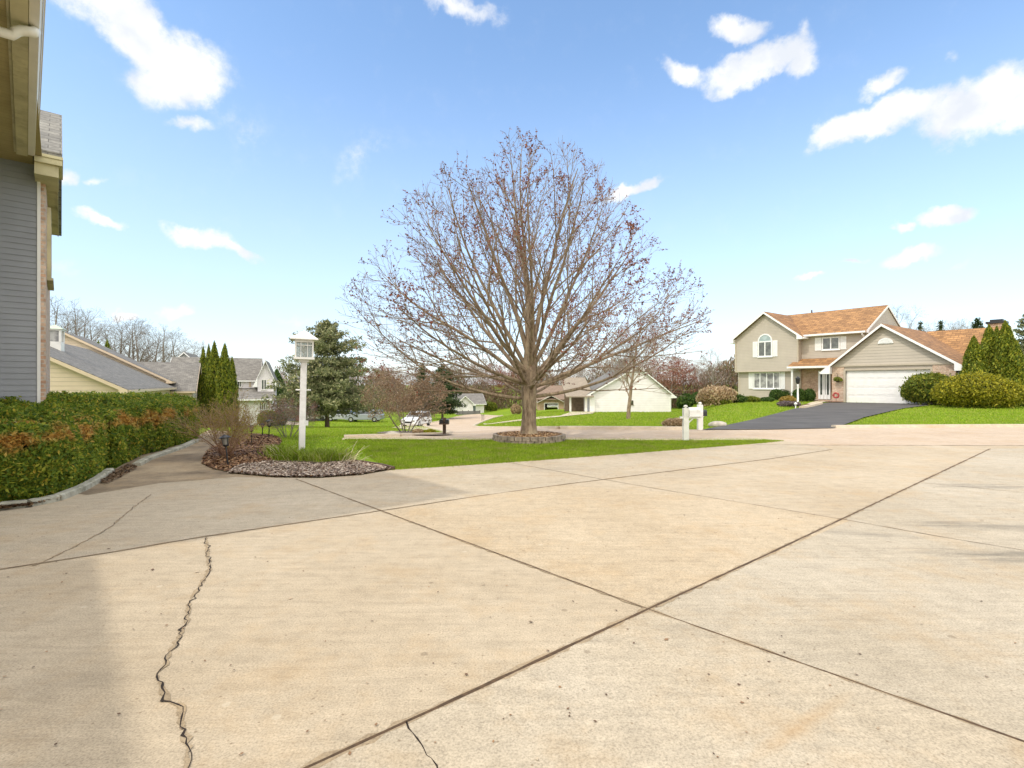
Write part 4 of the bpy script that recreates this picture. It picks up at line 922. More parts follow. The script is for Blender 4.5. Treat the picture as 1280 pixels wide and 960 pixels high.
# ------------------------------------------------------------------ white cottage, centre right
def cottage():
    Y = 60.0; fr = Frame(XP(738, Y), Y, (1, .03)); zb = T(XP(780, Y), Y) - .25
    H = fr.empty('white_cottage', 'white sided cottage with wide blank gable wall behind the small bare tree', 'house')
    t1 = fr.t(838, 0); tp = fr.t(797, 0)
    gable(H, 0, t1, 0, 12, zb, ZP(492.5, Y), ZP(459, Y), 'y', M['white_siding'], M['grey_roof_y'], M['white_cool'], oh=.55, rake=.35, ridge_at=tp / t1, front_only=True)
    # small upper part with dark window
    a0, a1 = fr.t(780, 1.0), fr.t(817, 1.0)
    gable(H, a0, a1, 4.0, 11, 0, ZP(467, Y + 4), ZP(448, Y + 4), 'y', M['white_siding'], M['grey_roof_y'], M['white_cool'], oh=.5, rake=.3, front_only=True)
    a = fr.t(813, 4.0); mb = MB(); mb.box(a - .25, a + .15, 3.9, 3.99, ZP(475, Y + 4), ZP(471.5, Y + 4)); mb.build('dark_window', M['glass'], H)
    a, b = fr.t(786, 0), fr.t(791.5, 0); window(H, a, b, ZP(506, Y), ZP(500.5, Y), 0, M['dark_wood'], M['glass'], 1, fw=.07)
    mb = MB(); mb.box(-.1, .5, -.12, 0, zb, ZP(494, Y)); mb.build('corner_trim', M['white_cool'], H)
    mb = MB(); mb.box(t1 - .1, t1 + .06, -.06, .1, zb, ZP(493, Y)); mb.build('corner_trim', M['white_cool'], H)
    # carport wing with tan roof on the left
    cw = fr.t(712, 0)
    zc = ZP(496.5, Y)
    mb = MB(); mb.prism([(-.6, zc), (5.5, zc + 2.2), (5.5, zc + 2.35), (-.6, zc + .12)], lambda a, z, d: (d, a, z), cw - .5, .3); mb.build('carport_roof', plain('tan_shingles', (.28, .235, .18), .9, .2, 5), H)
    mb = MB(); mb.box(cw, cw + .2, 0, .2, zb, zc + .1); mb.build('carport_post', M['white'], H)
    mb = MB(); mb.box(fr.t(731, 0), fr.t(734, 0), 0, .2, zb, zc + .1); mb.build('carport_post', M['white'], H)
    mb = MB(); mb.box(cw, 0, 4.5, 4.7, zb, zc + 1.8); mb.build('carport_back_wall', plain('brown_boards', (.20, .14, .10), .8, .25, 4), H)
    mb = MB(); mb.box(cw + .2, cw + .8, 3, 3.4, zb, zb + .8); 
cottage()

# ------------------------------------------------------------------ brown house with open garage (car inside)
def brown_house():
    Y = 84.0; fr = Frame(XP(672, Y), Y, (1, -.02)); zb = T(XP(695, Y), Y) - .2
    H = fr.empty('brown_brick_house', 'brown brick house with an open garage bay left of the cottage', 'house')
    t1 = fr.t(722, 0); g0, g1 = fr.t(680, 0), fr.t(698, 0); zt = ZP(503.5, Y)
    mb = MB(); mb.box(0, g0, 0, .3, zb, zt + .6); mb.box(g1, t1, 0, .3, zb, zt + .6); mb.box(g0, g1, 0, .3, zt, zt + .6); mb.box(0, .3, .3, 7, zb, zt + .6); mb.box(t1 - .3, t1, .3, 7, zb, zt + .6); mb.box(0, t1, 6.8, 7, zb, zt + .6); mb.build('brick_wall', M['brick_dark'], H)
    mb = MB(); mb.prism([(-.5, zt + .45), (4, zt + 2.6), (8, zt + .45), (8, zt + .6), (4, zt + 2.8), (-.5, zt + .6)], lambda a, z, d: (d, a, z), -.5, t1 + .5); mb.build('roof', plain('brown_shingles_far', (.21, .15, .11), .9, .2, 4), H)
    # gabled pale roof over the garage bay
    mb = MB(); m_ = (g0 + g1) / 2; mb.prism([(g0 - 1.1, zt - .02), (m_, zt + 1.1), (g1 + 1.1, zt - .02), (g1 + 1.1, zt + .1), (m_, zt + 1.25), (g0 - 1.1, zt + .1)], lambda a, z, d: (a, d, z), -.6, 4); mb.build('porch_roof', plain('pale_shingles', (.45, .41, .36), .9, .15, 4), H)
    window(H, fr.t(705, 0), fr.t(709, 0), zb + .5, zt - .1, 0, M['white'], M['glass_curtain'], 2, fw=.08)
    window(H, fr.t(713, 0), fr.t(717, 0), zb + .5, zt - .1, 0, M['white'], M['glass'], 2, fw=.08)
    mb = MB(); mb.box(g0, g0 + .12, -.05, .0, zb, zt); mb.box(g1 - .12, g1, -.05, .0, zb, zt); mb.box(g0, g1, -.05, 0, zt - .1, zt); mb.build('garage_trim', M['white'], H)
    return fr, zb
BRF, BRZ = brown_house()

# ------------------------------------------------------------------ far white garage building and its dark fence
def far_garage():
    Y = 98.0; fr = Frame(XP(570, Y), Y, (.97, .24)); zb = T(XP(588, Y), Y) - .3
    H = fr.empty('white_garage_building', 'small white building with grey roof and blue grey door at the end of the road', 'building')
    t1 = fr.t(605, 0); ze = ZP(504.5, Y)
    gable(H, 0, t1, 0, 7.5, zb, ze, ZP(493.5, Y), 'x', M['white_siding'], M['grey_roof'], M['white_cool'], oh=.5, rake=.4)
    a0, a1 = 0.1, fr.t(592, -1.2)
    gable(H, a0, a1, -.6, 4, zb, ze, ZP(495.5, Y), 'y', M['white_siding'], M['grey_roof_y'], M['white_cool'], oh=.4, rake=.4, front_only=True)
    mb = MB(); a = fr.t(590.5, -.6); mb.box(a, fr.t(595, -.6), -.10, -.002, zb, ze - .1); mb.build('blue_grey_door', plain('blue_grey_paint', (.16, .20, .24), .6), H)
    F_ = Frame(XP(571, Y - 4), Y - 4, (.97, .2)); zf = T(XP(588, Y - 4), Y - 4)
    Fe = empty('board_fence', (F_.o.x, F_.o.y, zf), 'low dark board fence in front of the far white garage', 'fence', F_.rz)
    w = F_.t(600, 0); mb = MB(); x = 0
    while x < w: mb.box(x, x + .17, 0, .03, -.3, .62); x += .185
    mb.build('boards', plain('grey_fence_boards', (.15, .14, .15), .8, .25, 5), Fe)
    for x in np.arange(0, w + .1, w / 4): mb = MB(); mb.box(x - .06, x + .06, .03, .15, -.3, .75); mb.build('post', M['dark_wood'], Fe)
far_garage()
# ------------------------------------------------------------------ branching trees
def perp(d, rnd):
    a = Vector((rnd.gauss(0, 1), rnd.gauss(0, 1), rnd.gauss(0, 1))); a -= a.dot(d) * d; return a.normalized()
class Tree:
    def __init__(s, seed, spec, env=None):
        s.r = random.Random(seed); s.spec = spec; s.env = env; s.tubes = [[] for _ in range(8)]; s.buds = []
    def inside(s, p): return s.env is None or s.env(p)
    def grow(s, p, d, L, rad, lv):
        sp = s.spec[lv]; r = s.r; n = sp['seg']; pts = [p.copy()]; dirs = [d.copy()]; rads = [rad]; q = p.copy(); dd = d.copy()
        for i in range(n):
            dd = (dd + perp(dd, r) * sp['wander'] + Vector((0, 0, 1)) * sp['up']).normalized(); q = q + dd * (L / n); pts.append(q.copy()); dirs.append(dd.copy()); rads.append(rad * (1 - (1 - sp['tip']) * (i + 1) / n))
            if lv > 0 and i >= 1 and not s.inside(q): break
        m = len(pts) - 1; s.tubes[lv].append((pts, rads))
        if lv + 1 < len(s.spec):
            nc = max(1, int(round(sp['kids'] * (.75 + .5 * r.random()) * (m / n)))); ang0 = r.random() * 2 * pi
            for k in range(nc):
                f = sp['start'] + (1 - sp['start']) * (k + r.random() * .8) / nc; f = min(f, .99); x = f * m; i = int(x); w = x - i
                bp = pts[i].lerp(pts[i + 1], w); bd = dirs[i + 1]; br = rads[i] * (1 - w) + rads[i + 1] * w
                ang = radians(r.uniform(*sp['ang'])); az = ang0 + k * 2.4 + r.uniform(-.5, .5)
                a = bd.cross(Vector((0, 0, 1))) if abs(bd.z) < .95 else Vector((1, 0, 0)); a.normalize(); b2 = bd.cross(a).normalized()
                cd = (bd * cos(ang) + (a * cos(az) + b2 * sin(az)) * sin(ang)).normalized()
                if cd.z < -.25: cd.z *= .2; cd.normalize()
                cl = L * sp['frac'] * (1 - .6 * f) * r.uniform(.7, 1.2) / (1 - .3)
                s.grow(bp, cd, max(cl, s.spec[lv + 1].get('min', .1)), max(min(br * sp['rfrac'], br * .85), s.spec[lv + 1]['rmin']), lv + 1)
        if sp.get('bud'):
            for k in range(sp['bud']): f = 1 - (k / sp['bud']) * .9; x = f * m; i = min(int(x), m - 1); s.buds.append(pts[i].lerp(pts[i + 1], x - i))
    def mesh(s, name, mat, parent, levels, sides, twig_mat=None):
        V = []; F = []; off = 0
        for lv in levels:
            k = sides[lv]
            cs = [(cos(2 * pi * j / k), sin(2 * pi * j / k)) for j in range(k)]
            for pts, rads in s.tubes[lv]:
                n = len(pts)
                for i in range(n):
                    t = (pts[min(i + 1, n - 1)] - pts[max(i - 1, 0)]).normalized(); a = t.cross(Vector((.31, .95, .02))); 
                    if a.length < .1: a = t.cross(Vector((1, 0, 0)))
                    a.normalize(); b = t.cross(a); p = pts[i]; rr = rads[i]
                    for c_, s_ in cs: V.append((p.x + (a.x * c_ + b.x * s_) * rr, p.y + (a.y * c_ + b.y * s_) * rr, p.z + (a.z * c_ + b.z * s_) * rr))
                for i in range(n - 1):
                    for j in range(k): j2 = (j + 1) % k; F.append((off + i * k + j, off + i * k + j2, off + (i + 1) * k + j2, off + (i + 1) * k + j))
                off += n * k
        return np_mesh(name, V, F, mat, parent, None, True)
def m_bark(name, c0, c1, scale=9, lichen=None):
    m, N, L, b = newmat(name); v = coords(N, L); mp = N.new('ShaderNodeMapping'); mp.inputs['Scale'].default_value = (1, 1, .28); L.new(v, mp.inputs['Vector'])
    n = noise(N, L, mp.outputs[0], scale, 6, .7); r = ramp(N, [(.35, c0), (.62, c1)]); L.new(n.outputs['Fac'], r.inputs[0]); out = r.outputs[0]
    if lichen: n2 = noise(N, L, v, 2.5, 6, .75); r2 = ramp(N, [(.5, 0.0), (.68, .7)]); L.new(n2.outputs['Fac'], r2.inputs[0]); out = mixc(N, L, r2.outputs[0], out, lichen)
    L.new(out, b.inputs['Base Color']); b.inputs['Roughness'].default_value = .9; b.inputs['Specular IOR Level'].default_value = .15; bump(N, L, b, n.outputs['Fac'], .9, .03); return m
M['bark'] = m_bark('maple_bark', (.13, .09, .06), (.34, .26, .18), 14, (.38, .33, .21))
M['twig'] = m_bark('grey_brown_twigs', (.24, .18, .125), (.37, .29, .21), 5)
M['bark_far'] = m_bark('far_bark', (.17, .14, .12), (.27, .23, .20), 4)
M['bud'] = leafmat('red_buds', [(0, (.09, .03, .025)), (.35, (.20, .055, .035)), (.7, (.30, .10, .06)), (.92, (.36, .16, .10)), (1, (.45, .30, .22))], .2)

def lump_(P):
    r = np.random.default_rng(5); o = np.zeros(len(P))
    for f in (1.6, 1.6, 3.4, 3.4, 6, 6): d = r.normal(size=3); d /= np.linalg.norm(d); o += np.sin(P @ d * f + r.uniform(0, 6)) / 2.4
    return o
def maple():
    yb = 13.85; xb = XP(661, yb); base = Vector((xb, yb, .14))
    th = [0, 12, 30, 52, 73, 90, 105]; rr = [6.65, 6.2, 5.7, 5.6, 5.1, 4.7, 3.6]
    C = base + Vector((0, 0, 1.45))
    def Rm(d):
        t = math.degrees(math.acos(max(-1, min(1, d.z)))); R = float(np.interp(t, th, rr))
        h = Vector((d.x, d.y, 0)); 
        if h.length > 0 and t > 20: h.normalize(); R *= 1 - .13 * abs(h.y); R *= 1 - .03 * h.x
        return R
    def env(p): v = p - C; return v.length < Rm(v.normalized()) * 1.0
    spec = [dict(seg=5, wander=.02, up=0, tip=.8, kids=0, start=.5, ang=(30, 40), frac=.4, rfrac=.5, rmin=.1),
            dict(seg=14, wander=.05, up=.012, tip=.16, kids=7.2, start=.2, ang=(18, 40), frac=.46, rfrac=.55, rmin=.03),
            dict(seg=9, wander=.075, up=.03, tip=.28, kids=5.8, start=.14, ang=(22, 46), frac=.52, rfrac=.6, rmin=.010, min=.5),
            dict(seg=6, wander=.10, up=.04, tip=.42, kids=4.4, start=.15, ang=(28, 55), frac=.5, rfrac=.7, rmin=.0062, min=.28, bud=4),
            dict(seg=3, wander=.13, up=.06, tip=.6, kids=0, start=.2, ang=(30, 50), frac=.4, rfrac=.6, rmin=.0042, min=.12, bud=4)]
    t = Tree(12, spec, env); r = t.r
    tp = []; rd = []
    for z, x, ra in [(-.10, 0, .34), (0, 0, .275), (.12, 0, .225), (.35, .0, .195), (.7, .01, .185), (1.0, 0, .20), (1.25, 0, .215), (1.6, .02, .20), (2.1, .03, .165), (2.7, .05, .12), (3.4, .06, .09)]: tp.append(base + Vector((x, r.uniform(-.01, .01), z))); rd.append(ra)
    t.tubes[0].append((tp, rd))
    lim = []
    def L(theta, az, z, rad): lim.append((theta, az, z, rad))
    L(3, 100, 3.0, .075); L(11, 10, 2.3, .085); L(12, 180, 2.2, .085); L(17, 280, 2.4, .06)
    for k in range(4): L(23 + r.uniform(-3, 3), k * 90 + 5, 1.9 + r.uniform(-.2, .3), .075)
    for k in range(5): L(37 + r.uniform(-3, 4), k * 72 + 8, 1.55 + r.uniform(-.2, .3), .075)
    for k in range(6): L(53 + r.uniform(-4, 4), k * 60 + 2, 1.35 + r.uniform(-.15, .3), .07)
    for k in range(5): L(68 + r.uniform(-3, 3), k * 72 + 0 + r.uniform(-8, 8), 1.15 + r.uniform(-.0, .3), .066)
    L(79, 182, .98, .058); L(77, -4, 1.02, .062); L(80, 60, 1.1, .05); L(80, 125, 1.1, .05)
    for th_, az, z, rad in lim:
        a = radians(az); th0 = radians(min(th_ * 1.08 + 3, 92))
        d = Vector((sin(th0) * cos(a), sin(th0) * sin(a), cos(th0))); p = base + Vector((0.02, 0, z)) + Vector((cos(a), sin(a), 0)) * .06
        de = Vector((sin(radians(th_)) * cos(a), sin(radians(th_)) * sin(a), cos(radians(th_))))
        ln = Rm(de) - (p - C).dot(de) * .9
        spec[1]['up'] = .012 if th_ < 60 else (.03 if th_ < 75 else .055)
        t.grow(p, d, ln * r.uniform(.84, 1.02), rad * .85, 1)
    T_ = empty('maple_tree', base, 'big spreading bare tree with red buds in the stone ring on the front lawn', 'tree')
    def sh(o): o.data.transform(Matrix.Translation(-base)); return o
    sh(t.mesh('trunk', M['bark'], T_, [0], [16] * 6)); sh(t.mesh('limbs', M['bark'], T_, [1, 2], [16, 8, 5])); o = sh(t.mesh('crown', M['twig'], T_, [3, 4], [8, 8, 5, 3, 3]))
    B = np.array([[b.x, b.y, b.z] for b in t.buds]) - np.array(base)
    rg = np.random.default_rng(3); n = len(B); print('maple buds', n, 'twigs', [len(x) for x in t.tubes])
    # keep more of them on the outer crown and the right side, as in the photo
    keep = rg.uniform(0, 1, n) < np.clip(.34 + .12 * np.linalg.norm(B[:, :2], axis=1) + .06 * B[:, 0], .12, .9); B = B[keep]
    cl_ = lump_(B); B = B[cl_ > -.35]
    # flower clusters: three or four tiny faces bunched together
    reps = 3; P = np.repeat(B, reps, 0) + rg.normal(size=(len(B) * reps, 3)) * .017
    s = rg.uniform(.022, .055, len(P)); V, F = cards(P, np.tile([0, 0, 1.], (len(P), 1)), s, s * .8, rg, 1.0)
    np_mesh('buds', V, F, M['bud'], T_)
maple()

def bare_tree_mesh(seed, H, spread, density=1.0, multi=False, thick=1.0, fine=True, up=.03):
    """returns a Tree of height H centred on the origin"""
    def env(p): 
        z = (p.z - H * .12) / (H * .88)
        if z < -.1: return False
        rr = spread * sqrt(max(0, 1 - (2 * max(0, min(1, z)) - .9) ** 2 / 1.25)); return math.hypot(p.x, p.y) < rr and z < 1
    k = density
    spec = [dict(seg=8, wander=.06, up=.0, tip=.07, kids=12 * k, start=.2, ang=(30, 62), frac=.42, rfrac=.45, rmin=.03 * H / 10),
            dict(seg=7, wander=.09, up=up, tip=.25, kids=7 * k, start=.15, ang=(28, 50), frac=.55, rfrac=.6, rmin=.02 * H / 10),
            dict(seg=5, wander=.11, up=up, tip=.35, kids=6 * k, start=.1, ang=(28, 55), frac=.55, rfrac=.6, rmin=.010 * H / 10, min=.05 * H),
            dict(seg=3, wander=.13, up=up, tip=.5, kids=4 * k, start=.1, ang=(28, 55), frac=.6, rfrac=.65, rmin=.0065 * H / 10, min=.03 * H)]
    if fine: spec.append(dict(seg=2, wander=.12, up=.03, tip=.6, kids=0, start=.1, ang=(28, 50), frac=.5, rfrac=.6, rmin=.0045 * H / 10, min=.015 * H, bud=2))
    t = Tree(seed, spec, env); r = t.r
    if not multi: t.grow(Vector((0, 0, -.2)), Vector((0, 0, 1)), H * .95, .022 * H * thick, 0)
    else:
        for i in range(multi):
            a = 2 * pi * i / multi + r.uniform(-.3, .3); ti = radians(r.uniform(12, 48)); t.grow(Vector((cos(a) * .1, sin(a) * .1, -.1)), Vector((sin(ti) * cos(a), sin(ti) * sin(a), cos(ti))), H * r.uniform(.75, .95), .012 * H * thick, 0)
    return t
def place_tree(t, name, label, cat, loc, rz, barkm, twigm, group=None, budm=None, bs=.05, buds_keep=1.0, scale=1.0, sides=(8, 5, 4, 3, 3)):
    e = empty(name, loc, label, cat, rz, group); e.scale = (scale,) * 3
    t.mesh('trunk', barkm, e, [0], sides); t.mesh('crown', twigm, e, list(range(1, len(t.spec))), sides)
    if budm:
        B = np.array([[b.x, b.y, b.z] for b in t.buds]); rg = np.random.default_rng(1); B = B[rg.uniform(0, 1, len(B)) < buds_keep]
        s = rg.uniform(.5, 1.3, len(B)) * bs; V, F = cards(B, np.tile([0, 0, 1.], (len(B), 1)), s, s * .7, rg, 1.0); np_mesh('buds', V, F, budm, e)
    return e
def at(px_, Y): x = XP(px_, Y); return (x, Y, T(x, Y))
M['twig_far'] = m_bark('far_twigs', (.24, .18, .15), (.34, .27, .22), 3)
M['twig_grey'] = m_bark('grey_twigs', (.22, .19, .17), (.32, .28, .25), 3)
M['twig_red'] = m_bark('reddish_twigs', (.27, .13, .09), (.36, .20, .15), 3)
M['bud_red'] = leafmat('red_flowers', [(0, (.20, .06, .04)), (.5, (.34, .12, .08)), (1, (.45, .22, .15))], .3)
M['bud_tan'] = leafmat('tan_flowers', [(0, (.22, .13, .07)), (.5, (.36, .24, .14)), (1, (.5, .38, .26))], .3)

# tree in front of the cottage
Y = 30.0
_p = G(785, 523.5); Yc = _p[1]
tt = bare_tree_mesh(31, (523 - 388) * Yc / FPX, 66 * Yc / FPX, 1.2, up=.05, thick=.9)
place_tree(tt, 'young_tree', 'small bare tree with upswept branches standing before the white cottage wall', 'tree', (_p[0], _p[1], T(*_p)), 0, M['bark'], M['twig'], budm=M['bud_red'], bs=.07, buds_keep=.55, sides=(8, 5, 4, 3, 3))
# tan multi-stem tree by the far drive
_p = G(507, 541); 
tt = bare_tree_mesh(44, (541 - 456) * _p[1] / FPX, 50 * _p[1] / FPX, 1.0, multi=5, thick=.9, up=.02)
place_tree(tt, 'multi_stem_tree', 'tan budding multi-stemmed small tree next to the parked white car', 'tree', (_p[0], _p[1], T(*_p)), 0, M['bark_far'], M['twig_far'], budm=M['bud_tan'], bs=.055)

# bare woodland trees: three shapes, copied
protos = []
def proto(seed, H, sp, dens, mat, budm=None, bs=.2, bk=.5, grey=False, label='', cat='tree', group='', name='bare_tree', loc=(0,0,0), sides=(5, 4, 3, 3, 3), up=.04):
    t = bare_tree_mesh(seed, H, sp, dens, fine=True, up=up); return place_tree(t, name, label, cat, loc, 0, M['bark_far'], mat, group, budm, bs, bk, 1.0, sides)
M['twig_sky'] = m_bark('skyline_twigs', (.15, .12, .10), (.24, .20, .17), 3)
gA = 'bare trees on the skyline above the cream house'
tA = proto(51, 13, 4.6, .8, M['twig_sky'], group=gA, label='bare grey tree on the skyline above the cream house', loc=at(148, 92))
tB = proto(52, 12, 5.2, .8, M['twig_sky'], group=gA, label='bare grey tree on the skyline above the cream house', loc=at(92, 88))
first = {id(tA): True}
rnd = random.Random(4)
def put(src, px_, Y, H, label=None, group=None, first=False):
    o = src if first else copy_tree(src)
    base = 13.0 if src is tA else 12.0
    if src in PH: base = PH[src]
    o.location = at(px_, Y); o.rotation_euler = (0, 0, rnd.uniform(0, 6.28)); s = H / base; o.scale = (s * rnd.uniform(.9, 1.15), s * rnd.uniform(.9, 1.15), s)
    if label: o['label'] = label
    if group: o['group'] = group
    return o
PH = {tA: 13.0, tB: 12.0}
def hpx(top, px_, Y): return ZP(top, Y) - T(XP(px_, Y), Y)
put(tA, 148, 92, hpx(396, 148, 92), first=True); put(tB, 92, 88, hpx(378, 92, 88), first=True)
for (p, top, Y, s) in [(64,372,80,tA),(78,392,95,tA),(112,398,98,tB),(128,406,86,tA),(160,405,95,tB),(178,402,90,tA),(192,410,100,tB),(206,408,88,tB),(222,416,96,tA),(40,380,84,tB),(237,425,98,tB),(105,388,104,tA),(170,398,106,tB)]:
    put(s, p, Y, hpx(top, p, Y))
_o = sorted([o for o in bpy.data.objects if o.get('group') == gA], key=lambda o: o.location.x / o.location.y)
ORD = ['leftmost', 'second', 'third', 'fourth', 'fifth', 'sixth', 'seventh', 'eighth', 'ninth', 'tenth', 'eleventh', 'twelfth', 'thirteenth', 'fourteenth', 'rightmost', 'last']
for i, o in enumerate(_o): o['label'] = ('%s from the left of the bare grey trees above the cream house roof' % ORD[i]) if 0 < i < len(_o) - 1 else ('%s bare grey tree above the cream house roof' % ('leftmost' if i == 0 else 'rightmost'))
gB = 'brown bare trees of the woodland behind the street'
lB = 'brown bare tree in the woodland belt behind the houses'
tC = proto(61, 10, 4.6, 1.0, M['twig_far'], M['bud_tan'], .17, .35, group=gB, label=lB, loc=(0, 100, 0))
tD = proto(62, 10, 4.4, 1.0, M['twig_red'], M['bud_red'], .18, .8, group=gB, label=lB, loc=(0, 100, 0))
tE = proto(63, 11, 4.2, .95, M['twig_grey'], group=gB, label=lB, loc=(0, 100, 0))
PH.update({tC: 10.0, tD: 10.0, tE: 11.0})
used = set()
def wood(src, px_, Y, top, label=lB, group=gB):
    put(src, px_, Y, hpx(top, px_, Y), label, group, first=src not in used); used.add(src)
for (p, Y, top, s) in [(372,118,462,tC),(395,126,455,tE),(420,122,458,tC),(438,116,462,tC),(452,124,457,tE),(468,120,462,tC),(484,128,459,tD),(497,118,460,tC),(512,124,456,tE),(530,120,460,tC),
        (546,126,462,tE),(562,118,458,tC),(578,122,452,tC),(594,128,455,tE),(606,114,450,tC),(618,120,456,tD),(632,116,458,tD),(645,122,454,tD),(658,118,459,tC),(672,124,455,tE),(686,116,462,tC),(700,122,457,tE),(714,118,459,tC),(728,112,455,tC),
        (742,118,450,tE),(758,112,452,tC),(774,116,446,tE),(790,110,448,tC),(806,112,444,tE),(352,128,466,tC),(335,122,470,tE)]:
    wood(s, p, Y, top)
gD = 'red budding trees right of the cottage'
for i, (p, Y, top, lb) in enumerate([(838,82,447,'red budding tree just right of the cottage gable'),(856,84,452,'red budding tree between the cottage and the tan shrub'),(822,88,450,'red budding tree rising over the cottage roof')]): wood(tD, p, Y, top, lb, gD)
for (p, Y, top, s) in [(882,96,455,tC),(872,90,462,tC),(900,98,452,tC),(912,92,462,tD),(868,104,450,tE),(920,88,466,tC)]: wood(s, p, Y, top)
wood(tE, 893, 80, 436, 'tall bare tree left of the taupe house', 'single bare trees')
wood(tE, 1130, 78, 384, 'bare treetop showing above the garage roof', 'single bare trees')
gS = 'bare treetops beyond the right house'
for (p, Y, top, lb) in [(1168,96,404,'leftmost'),(1184,90,402,'second from left'),(1198,98,404,'third from left'),(1210,92,400,'rightmost')]: wood(tE, p, Y, top, '%s of the bare treetops above the low wing roof' % lb, gS)

# ------------------------------------------------------------------ leafy shapes
def lump(P, seed, f=1.0, oct_=3):
    r = np.random.default_rng(seed); o = np.zeros(len(P)); a = 1.0
    for k in range(oct_):
        for j in range(4):
            d = r.normal(size=3); d /= np.linalg.norm(d); o += a * np.sin((P @ d) * f * (1.9 ** k) * r.uniform(.8, 1.3) * 2 + r.uniform(0, 6.28))
        a *= .55
    return o / 4
def ell(n, r, a, b, c, seed, amp=.1, f=1.0, depth=.12, zmin=-.15):
    """points on a lumpy flattened dome; returns points + normals"""
    d = r.normal(size=(int(n * 1.6), 3)); d /= np.linalg.norm(d, axis=1)[:, None]; d = d[d[:, 2] > zmin][:n]
    S = np.array([a, b, c]); P = d * S; P *= (1 + amp * lump(P, seed, f))[:, None]; Nn = d / S; Nn /= np.linalg.norm(Nn, axis=1)[:, None]
    P -= Nn * (r.uniform(0, 1, len(P)) ** 1.5 * depth)[:, None]; return P, Nn
def core(name, par, a, b, c, seed, amp, f, mat, k=.86, zoff=0):
    bm = bmesh.new(); bmesh.ops.create_icosphere(bm, subdivisions=4, radius=1); V = np.array([v.co[:] for v in bm.verts]); P = V * np.array([a, b, c]); P *= (1 + amp * lump(P, seed, f))[:, None] * k; P[:, 2] = np.maximum(P[:, 2], -.1) + zoff
    for v, p in zip(bm.verts, P): v.co = p
    me = bpy.data.meshes.new(name); bm.to_mesh(me); bm.free(); return link_mesh(name, me, mat, par, True)
M['inner'] = plain('inner_shade', (.035, .032, .014), .95, .4, 8)  # solid foliage cores: near-black colour stands in for shade between the leaves
YEW = [(0, (.05, .085, .012)), (.4, (.10, .135, .016)), (.75, (.165, .18, .02)), (1, (.27, .25, .03))]
M['yew'] = leafmat('yew_leaves', YEW, .35, bright=1.5)
M['yew_y'] = leafmat('golden_yew_leaves', [(0, (.09, .11, .012)), (.35, (.20, .20, .018)), (.75, (.34, .31, .02)), (1, (.46, .40, .04))], .35, bright=1.25)
M['box'] = leafmat('dark_box_leaves', [(0, (.02, .045, .01)), (.5, (.045, .09, .016)), (1, (.10, .15, .03))], .3, bright=1.4)
M['thuja'] = leafmat('arborvitae_leaves', [(0, (.045, .07, .008)), (.4, (.10, .13, .012)), (.8, (.17, .19, .018)), (1, (.27, .25, .025))], .35, bright=1.75)
M['orange_bush'] = leafmat('golden_bush_leaves', [(0, (.28, .17, .03)), (.5, (.42, .28, .06)), (1, (.5, .38, .12))], .3)
M['spruce'] = leafmat('spruce_needles', [(0, (.05, .065, .025)), (.4, (.115, .13, .055)), (.75, (.19, .20, .10)), (1, (.30, .28, .15))],   .3, bright=1.65)
M['pine'] = leafmat('dark_pine_needles', [(0, (.02, .045, .015)), (.5, (.05, .085, .025)), (1, (.10, .13, .045))], .2)
def bush(name, label, cat, px0, px1, ybase, ytop, mat, seed, n=6000, leaf=.05, group=None, depth_f=.9, amp=.13, f=None, Yfix=None, corem=None, yoff=0):
    p = G((px0 + px1) / 2, ybase) if Yfix is None else (XP((px0 + px1) / 2, Yfix), Yfix)
    Y = p[1]; a = (px1 - px0) / 2 * Y / FPX; h = (ZP(ytop, Y) - T(*p)); b = a * depth_f
    p = (p[0] * (Y + b * .8) / Y, Y + b * .8) if Yfix is None else p; k = p[1] / Y; a *= k * .94; h = ZP(ytop, p[1]) - T(*p)
    e = empty(name, (p[0], p[1], T(*p)), label, cat, 0, group); r = np.random.default_rng(seed); f = f or 2.2 / max(a, h)
    # lower half bulges: ellipsoid centred at 42% height
    zc = h * .42; P, Nn = ell(n, r, a, b, h - zc, seed, amp, f, .16 * a, -.75); P[:, 2] = np.where(P[:, 2] < 0, P[:, 2] * zc / (h - zc) * 1.15, P[:, 2]) + zc; P[:, 2] = np.maximum(P[:, 2], .02)
    P = P + Nn * (r.exponential(.035, len(P)) * (a + h) * .5 * (r.uniform(0, 1, len(P)) < .3))[:, None]; P[:, 2] = np.maximum(P[:, 2], .02)
    s = leaf * r.uniform(.6, 1.4, len(P)); V, F = cards(P, Nn, s * 1.3, s * .6, r, .62, up=(0, 0, .8)); np_mesh('foliage', V, F, mat, e)
    c = core('inner_core', e, a, b, h - zc, seed, amp, f, corem or M['inner'], .84, zc); return e
# the two great rounded bushes beside the right drive
bush('rounded_bush', 'big olive green clipped bush, the left one of the pair beside the asphalt drive', 'bush', 1131, 1205, 507, 466.5, M['yew'], 71, 14000, .11, 'rounded bushes beside the asphalt drive')
bush('rounded_bush', 'large yellow green bush, the wider one of the pair beside the asphalt drive', 'bush', 1171, 1274, 510.5, 467, M['yew_y'], 72, 20000, .11, 'rounded bushes beside the asphalt drive', .6)
